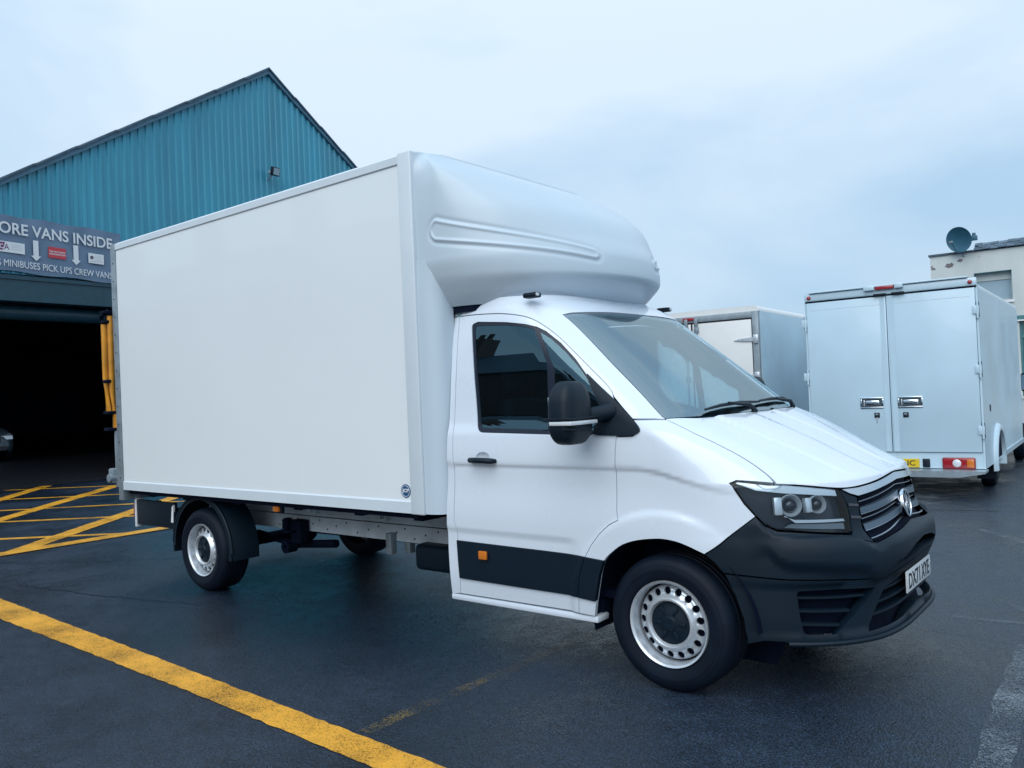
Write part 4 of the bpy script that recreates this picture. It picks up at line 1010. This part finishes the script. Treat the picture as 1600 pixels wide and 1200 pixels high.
parked_car((-23.1,2.85,.42),math.radians(-4))
# ================================================================ vans on the right
def box_body(t,Wd,L,zb,zt,sidem,roofm,r=.10):
    m=MB()
    for sg in (-1,1): MB().box(min(sg*(Wd/2-.04),sg*Wd/2),max(sg*(Wd/2-.04),sg*Wd/2),.04,L,zb,zt-r).build('side_wall',sidem,t)
    A=[(-Wd/2,zt-r)]+[(-Wd/2+r-r*math.cos(a),zt-r+r*math.sin(a)) for a in [k*PI/16 for k in range(1,9)]]; A=A+[(-x,z) for x,z in A[::-1]]
    MB().prism(A,0.0,L,'y').build('roof',roofm,t,40)
    MB().box(-Wd/2+.04,Wd/2-.04,L-.05,L,zb,zt-r).build('bulkhead',sidem,t)
    MB().box(-Wd/2+.04,Wd/2-.04,.05,L,zb,zb+.05).build('floor',DARK,t)
A_=thing('delivery_van','pale blue-white box van backed in at right, twin rear doors closed','van',(-.903,7.189,0),.036)
Wd,L=2.2,4.9
box_body(A_,Wd,L,.36,2.80,TRUCKS,TRUCKW,.10)
hdm=MB().box(-1.09,1.10,-.03,.0,2.735,2.845,.02).build('rear_header',TRUCKW,A_,40)
MB().box(-1.085,1.09,-.016,.0,2.715,2.735).build('rain_gap',DARK,A_)
MB().box(-1.02,1.0,-.06,.05,2.845,2.865,.006).build('gutter',TRUCKW,A_)
for x in (-1.03,1.02):
    MB().lathe([(.001,-.025),(.022,-.02),(.03,0)],14,Matrix.Translation((x,-.03,2.785))).build('marker_lamp',RED,hdm,40)
bl_=MB().box(-.12,.115,-.075,-.02,2.80,2.85,.01).build('brake_lamp',RED,A_,40)
for x0,x1 in ((-.27,-.13),(.125,.23)): MB().box(x0,x1,-.085,-.02,2.80,2.87,.01).build('lamp_end',TRUCKW,bl_,40)
for x in (-.07,.16): MB().box(x-.08,x+.08,-.07,-.02,2.72,2.75,.01).build('rear_camera',BLACK,A_,40)
for sg in (-1,1):
    x0,x1=(-1.07,-.004) if sg<0 else (.004,1.07)
    d=MB().box(x0,x1,-.022,.02,.575,2.712,.006).build('rear_door',TRUCKD,A_,40)
    d['label']='left hand rear door' if sg<0 else 'right hand rear door'
    e=MB(); 
    for (a,b,z0,z1) in ((x0+.05,x1-.07 if sg<0 else x1-.05,2.60,2.606),): e.box(a,b,-.0235,-.022,z0,z1)
    e.build('pressed_line',ALU,d)
    MB().box(x1-.075 if sg<0 else x0+.02,x1-.02 if sg<0 else x0+.09,-.026,-.0225,.58,2.70,.001).build('overlap_strip',TRUCKD,d)
    hx0,hx1=(-.39,-.09) if sg<0 else (.09,.40)
    hr=MB()
    hr.box(hx0,hx1,-.034,-.022,1.175,1.195,.003); hr.box(hx0,hx1,-.034,-.022,1.305,1.325,.003); hr.box(hx0,hx0+.02,-.034,-.022,1.195,1.305,.003); hr.box(hx1-.02,hx1,-.034,-.022,1.195,1.305,.003)
    hr.build('latch_frame',CHROME,d,40)
    MB().box(hx0+.02,hx1-.02,-.024,-.0222,1.195,1.305).build('latch_recess',mat('latch_dark',(.05,.08,.10),.4),d)
    MB().box(hx0+.07,hx1-.05,-.045,-.024,1.215,1.285,.012).build('latch_paddle',CHROME,d,40)
    MB().box(hx0+.045,hx0+.06,-.045,-.024,1.205,1.295,.004).build('latch_bar',STEELW,d,40)
    lx=-.18 if sg<0 else .185
    lk=MB().box(lx-.035,lx+.035,-.030,-.022,1.045,1.115,.003).build('lock_plate',INK,d,40)
    MB().lathe([(.001,-.018),(.02,-.016),(.02,0)],12,Matrix.Translation((lx,-.03,1.085))).build('lock_barrel',CHROME,d,40)
    if sg<0: MB().box(lx-.008,lx+.008,-.034,-.026,.985,1.05,.002).build('key',STEELW,d)
    for z in (.86,1.65,2.42):
        k=MB(); k.box(sg*1.09-.055,sg*1.09+.02,-.040,-.015,z-.055,z+.055,.006); k.lathe([(.014,-.11),(.014,.11)],8,Matrix.Translation((sg*1.092,-.03,z))@Matrix.Rotation(PI/2,4,'X'))
        k.build('hinge',TRUCKW,d,40)
        MB().box(sg*1.10-.012,sg*1.10+.012,-.028,-.005,z-.10,z+.10).build('hinge_pin',DARK,d)
for sg in (-1,1): MB().box(min(sg*1.075,sg*1.10),max(sg*1.075,sg*1.10),-.005,.06,.36,2.74).build('rear_post',TRUCKW,A_)
MB().box(-1.075,1.075,.0,.06,.36,.568).build('rear_sill',TRUCKW,A_)
pl=MB().box(-.20,.32,-.018,.0,.368,.482,.003).build('number_plate',PLATEY,A_)
text('plate_text','NC',INK,pl,(.115,-.0185,.392),(1,0,0),(0,0,1),.155,.072,.0006,.012)
MB().box(.36,.45,-.02,.0,.37,.485,.01).build('plate_lamp',BLACK,A_,40)
for sg in (-1,1):
    x0,x1=(.60,.985) if sg>0 else (-.985,-.60)
    lm=MB().box(x0,x1,-.03,.0,.355,.505,.02,3).build('tail_lamp',RED,A_,40)
    i0,i1=(x1-.10,x1-.012) if sg>0 else (x0+.012,x0+.10)
    MB().box(i0,i1,-.034,-.02,.375,.485,.01).build('indicator',AMBER,lm,40)
    MB().lathe([(.001,-.008),(.045,-.006),(.052,.0)],18,Matrix.Translation(((x0+.17) if sg>0 else (x1-.17),-.029,.432))).build('reverse_lamp',CLEARL,lm,40)
sp_=MB(); sp_.prism([(-.95,.27),(.82,.27),(1.12,.325),(1.12,.352),(-1.12,.352),(-1.12,.325)],-.28,.05,'y'); sp_.build('rear_step',STEP,A_)
for sg in (-1,1):
    rows=[]
    for k in range(21):
        t=math.radians(-12+204*k/20); rows.append([(sg*x,1.32+(.43+dr_)*math.cos(t),.36+(.43+dr_)*math.sin(t)) for x,dr_ in ((1.095,.10),(1.14,.085),(1.155,.05),(1.15,0),(1.02,-.01))])
    MB().grid(rows).build('wheel_arch',TRUCKW,A_,50)
    MB().prism([(1.32+.40*math.cos(k*PI/14),.40+.40*math.sin(k*PI/14)) for k in range(15)]+[(.92,.34),(1.72,.34)][0:0],sg*1.102,sg*1.106,'x').build('arch_opening',DARK,A_)
    for y in (1.32,5.6): MB().lathe([(.001,-.10),(.2,-.1),(.31,-.09),(.335,-.05),(.335,.08),(.001,.10)],32,Matrix.Translation((sg*.98,y,.335))@Matrix.Rotation(PI/2,4,'Z')).build('wheel',RUBBER,A_,40)
    MB().box(sg*1.0-.12,sg*1.0+.12,.86,.88,.14,.36).build('mud_flap',RUBBER,A_)
    MB().box(min(sg*1.102,sg*1.108),max(sg*1.102,sg*1.108),.63,.70,1.08,1.17,.0).build('side_vent',INK,A_)
    MB().prism([(1.8,.36),(L,.36),(L,.43),(1.8,.43)],sg*1.09,sg*1.118,'x').build('side_skirt',TRUCKW,A_)
MB().box(-.45,.45,.3,7.0,.30,.42).build('chassis',DARK,A_)
# its cab beyond the box
cp=[(L+.02,.34),(L+2.35,.34),(L+2.45,.55),(L+2.35,.92),(L+1.55,1.20),(L+.95,2.10),(L+.02,2.16)]
MB().prism(cp,-.96,.96,'x').build('cab',TRUCKW,A_,30)
for sg in (-1,1):
    MB().prism([(L+.22,1.22),(L+1.35,1.22),(L+.86,1.98),(L+.24,2.0)],sg*.962,sg*.968,'x').build('cab_window',GLOSSBLK,A_)
    q=MB().box(min(sg*1.02,sg*1.26),max(sg*1.02,sg*1.26),L+1.05,L+1.18,1.22,1.58,.04).build('mirror',BLACK,A_,40)
    MB().box(min(sg*1.02,sg*1.26),max(sg*1.02,sg*1.26),L+1.04,L+1.05,1.26,1.54).build('mirror_glass',CHROME,q)
    MB().box(min(sg*.968,sg*.985),max(sg*.968,sg*.985),L+.3,L+.45,1.05,1.09).build('door_handle',BLACK,A_)
B_=thing('box_truck','white box truck with grey door frame standing behind the windscreen','truck',(-3.943,7.471,0),.057)
box_body(B_,2.2,3.4,.75,2.81,TRUCKS,TRUCKL,.09)
fr=MB()
for sg in (-1,1): fr.box(min(sg*1.0,sg*1.10),max(sg*1.0,sg*1.10),-.05,.0,.60,2.72,.006)
fr.box(-1.0,1.0,-.05,0,2.62,2.72,.006); fr.box(-1.0,1.0,-.05,0,.60,.80,.006)
fr.build('door_frame',GALV,B_,40)
MB().box(-.14,.06,-.07,-.05,2.655,2.70,.005).build('brake_lamp',RED,B_,40)
MB().box(-1.0,1.0,-.035,-.01,.8,2.62).build('door_seal',INK,B_)
for sg in (-1,1):
    x0,x1=(-.985,-.015) if sg<0 else (.015,.985)
    d=MB().box(x0,x1,-.046,-.02,.82,2.595,.004).build('rear_door',TRUCKL,B_,40)
    rx=sg*.085
    MB().tube([(rx,-.065,.84),(rx,-.065,2.62)],.016,8).build('lock_rod',GALV,d,60)
    for z in (.9,1.7,2.5): MB().box(rx-.04,rx+.04,-.075,-.046,z-.05,z+.05,.01).build('rod_clamp',GALV,d,40)
    MB().box(rx-.03,rx+.03,-.085,-.05,2.55,2.68,.01).build('rod_keeper',GALV,d,40)
    for z in (.95,1.70,2.28):
        k=MB(); k.prism([(sg*1.03,z+.035),(sg*.80,z+.018),(sg*.70,z),(sg*.80,z-.018),(sg*1.03,z-.035)],-.066,-.05,'y'); k.box(sg*1.05-.04,sg*1.05+.04,-.075,-.05,z-.07,z+.07,.01)
        k.build('strap_hinge',STEELW,d,40)
for sg in (-1,1):
    for y in (.9,4.2): MB().lathe([(.001,-.10),(.2,-.1),(.33,-.09),(.36,-.05),(.36,.08),(.001,.10)],32,Matrix.Translation((sg*.92,y,.36))@Matrix.Rotation(PI/2,4,'Z')).build('wheel',RUBBER,B_,40)
MB().box(-.45,.45,.1,5.2,.45,.62).build('chassis',DARK,B_); MB().box(-1.0,1.0,-.02,.08,.42,.55).build('rear_bumper',GALV,B_)
MB().prism([(3.45,.4),(5.3,.4),(5.4,.95),(4.95,1.3),(4.5,2.2),(3.45,2.25)],-1.0,1.0,'x').build('cab',TRUCKL,B_,30)
# ================================================================ rendered building with satellite dish
BD=thing('white_building','flaking white rendered building with slate roof at the right edge','building',(-3.44,22.592,0),.036)
REVEAL=mat('teal_reveal',(.16,.40,.42),.6,var=.15)
BW,HT=9.0,5.20
wins=[(1.14,2.10,3.70,4.565,.22),(2.22,4.4,.9,3.2,.10),(4.6,5.6,3.70,4.565,.22),(6.2,7.6,.9,3.0,.12)]
xs=sorted({0,BW}|{w[0] for w in wins}|{w[1] for w in wins}); wl=MB()
for a,b in zip(xs,xs[1:]):
    zsplit=[0,HT]
    cuts=[(w[2],w[3]) for w in wins if w[0]<=a+1e-6 and w[1]>=b-1e-6]
    z=0
    for c0,c1 in sorted(cuts): wl.box(a,b,0,.3,z,c0); z=c1
    wl.box(a,b,0,.3,z,HT)
wl.box(0,.3,.3,8,0,HT); wl.box(BW-.3,BW,.3,8,0,HT); wl.box(0,BW,7.7,8,0,HT)
wl.build('wall',RENDERW,BD)
for (x0,x1,z0,z1,dp) in wins:
    f=MB(); f.box(x0,x0+.05,dp,dp+.06,z0,z1); f.box(x1-.05,x1,dp,dp+.06,z0,z1); f.box(x0+.05,x1-.05,dp,dp+.06,z1-.06 if z1<3.5 else z1-.24,z1); f.box(x0+.05,x1-.05,dp,dp+.06,z0,z0+.05)
    if z1<3.5: f.box(x0+.05,x1-.05,dp-.02,dp+.06,z1-.62,z1-.54)
    wf=f.build('window',TEAL if z1<3.5 else RENDERW,BD)
    MB().box(x0+.05,x1-.05,dp+.03,dp+.035,z0+.05,z1-.06).build('pane',BLIND if z1>3.5 else mat('shop_glass',(.05,.14,.16),.1,coat=.4),wf)
    if z1>3.5:
        rv=MB(); rv.box(x0+.001,x1-.001,.003,dp,z1-.008,z1-.001); rv.box(x1-.008,x1-.001,.003,dp,z0,z1-.008); rv.box(x0+.001,x0+.008,.003,dp,z0,z1-.008); rv.build('reveal',REVEAL,wf)
    MB().box(x0-.03,x1+.03,-.05,dp,z0-.07,z0).build('sill',WHITEP if z1>3.5 else RENDERW,wf)
MB().box(2.14,4.5,-.06,.0,3.06,3.10).build('shop_fascia_line',WHITEP,BD); MB().box(2.14,4.5,-.05,.0,3.10,3.22).build('shop_fascia',TEAL,BD)
def patch(x,z,r,seed):
    rn=random.Random(seed); P=[(x+r*rn.uniform(.5,1.1)*1.5*math.cos(t*PI/8),z+r*rn.uniform(.45,1.1)*math.sin(t*PI/8)) for t in range(16)]
    return MB().prism(P,-.004,.01,'y').build('bare_patch',MORTAR,BD)
patch(.52,4.88,.10,1); patch(.79,4.99,.06,5); patch(.08,4.83,.05,3); patch(.04,4.90,.03,4); patch(1.3,5.05,.012,6)
cop=MB().box(-.04,1.15,-.05,.32,5.20,5.26,.006).build('coping',SLATE,BD)
# slates: courses of overlapping tiles from x 1.15 on
tl_=None; rn=random.Random(9)
for r in range(3):
    for k in range(38):
        x=1.17+k*.21+(.105 if r%2 else 0); 
        if x+.2>BW+.1: continue
        y=-.08+r*.15; z=5.22+r*.075
        if tl_ is None:
            tl_=MB().box(0,.2,0,.26,0,.022,M=Matrix.Rotation(math.radians(24),4,'X')).build('roof_tile',SLATE,BD); alt=tl_.data.copy(); alt.materials[0]=SLATE2; tl_.location=(x,y,z)
        else:
            o=share(tl_,(x,y,z+rn.uniform(0,.012)),BD,(rn.uniform(-.03,.03),rn.uniform(-.02,.02),0))
            if rn.random()<.35: o.data=alt
MB().prism([(-.04,5.205),(.42,5.42),(8.05,5.42),(8.05,5.205)],1.16,BW+.05,'x').build('roof',SLATE,BD)
DS=thing('satellite_dish','round blue-grey satellite dish standing on the white building parapet','satellite dish',(-3.44+.86,22.592-.20,5.2),.036)
Md=Matrix.Translation((.0,-.15,.36))@Matrix.Rotation(math.radians(-22),4,'Z')@Matrix.Rotation(math.radians(14),4,'X')
MB().lathe([(.001,.09),(.12,.083),(.24,.052),(.34,.008),(.375,-.012),(.38,-.006),(.345,.02),(.24,.066),(.12,.098),(.001,.105)],40,Md).build('reflector',DISHM,DS,60)
MB().tube([(0,.05,.36),(.05,.22,.25),(.05,.22,-.1)],.03,8).build('mast',GALV,DS)
MB().tube([Md@Vector((.02,-.02,-.36)),Md@Vector((.03,-.30,-.28)),Md@Vector((.01,-.42,-.02))],.016,6).build('feed_arm',DISHM,DS)
MB().lathe([(.001,-.07),(.04,-.06),(.035,.06),(.001,.07)],12,Md@Matrix.Translation((0,-.43,.0))).build('feed_horn',GALV,DS,40)
dm=MB(); dm.box(.28,.46,-.10,.02,.30,.44,.01); dm.box(.33,.42,-.08,.0,.44,.52,.01); dm.build('mount',DISHM,DS,40)
# low white fence beyond the vans
FE=thing('picket_fence','low white metal railing glimpsed past the parked vans','fence',(-9.5,17.0,0),.036)
for k in range(44): 
    if k==0: p0_=MB().box(-.018,.018,-.01,.01,.1,1.15).build('picket',WHITEP,FE)
    else: share(p0_,(k*.13,0,0),FE)
for z in (.25,1.05): MB().box(-.05,5.7,.012,.03,z,z+.05).build('rail',WHITEP,FE)
# houses across the road behind the photographer (they show in the glass)
ORD=['first','second','third','fourth','fifth','sixth','seventh','eighth','ninth']
def house(loc,rz,label,w=7.5):
    t=thing('terraced_house',label,'house',loc,rz,'houses across the road')
    MB().box(-w/2,w/2,0,8,0,6.1).build('wall',BRICK,t)
    rfo=MB().prism([(-.2,6.05),(4,8.7),(8.2,6.05)],-w/2,w/2,'x').build('roof',SLATE,t)
    ch=MB().box(w/2-1.0,w/2-.1,3.4,4.4,8.0,10.2).build('chimney',BRICK,rfo)
    for x in (w/2-.78,w/2-.32): MB().lathe([(.14,-.35),(.11,.35),(.001,.35)],10,Matrix.Translation((x,3.9,10.5))@Matrix.Rotation(PI/2,4,'X')).build('chimney_pot',BRICK,rfo)
    for x in (-w/4,w/4):
        for z in (1.0,3.4):
            f=MB().box(x-.55,x+.55,-.02,.02,z,z+1.3).build('window',WHITEP,t); MB().box(x-.47,x+.47,-.03,-.02,z+.08,z+1.22).build('pane',GLOSSBLK,f)
    MB().box(-.45,.45,-.03,.02,0,2.0).build('door',TEAL,t)
for k in range(5): house((-38+k*7.6,-15-.1*k,0),PI,'brick terraced house with tall chimney, '+ORD[k]+' of the row from the left')
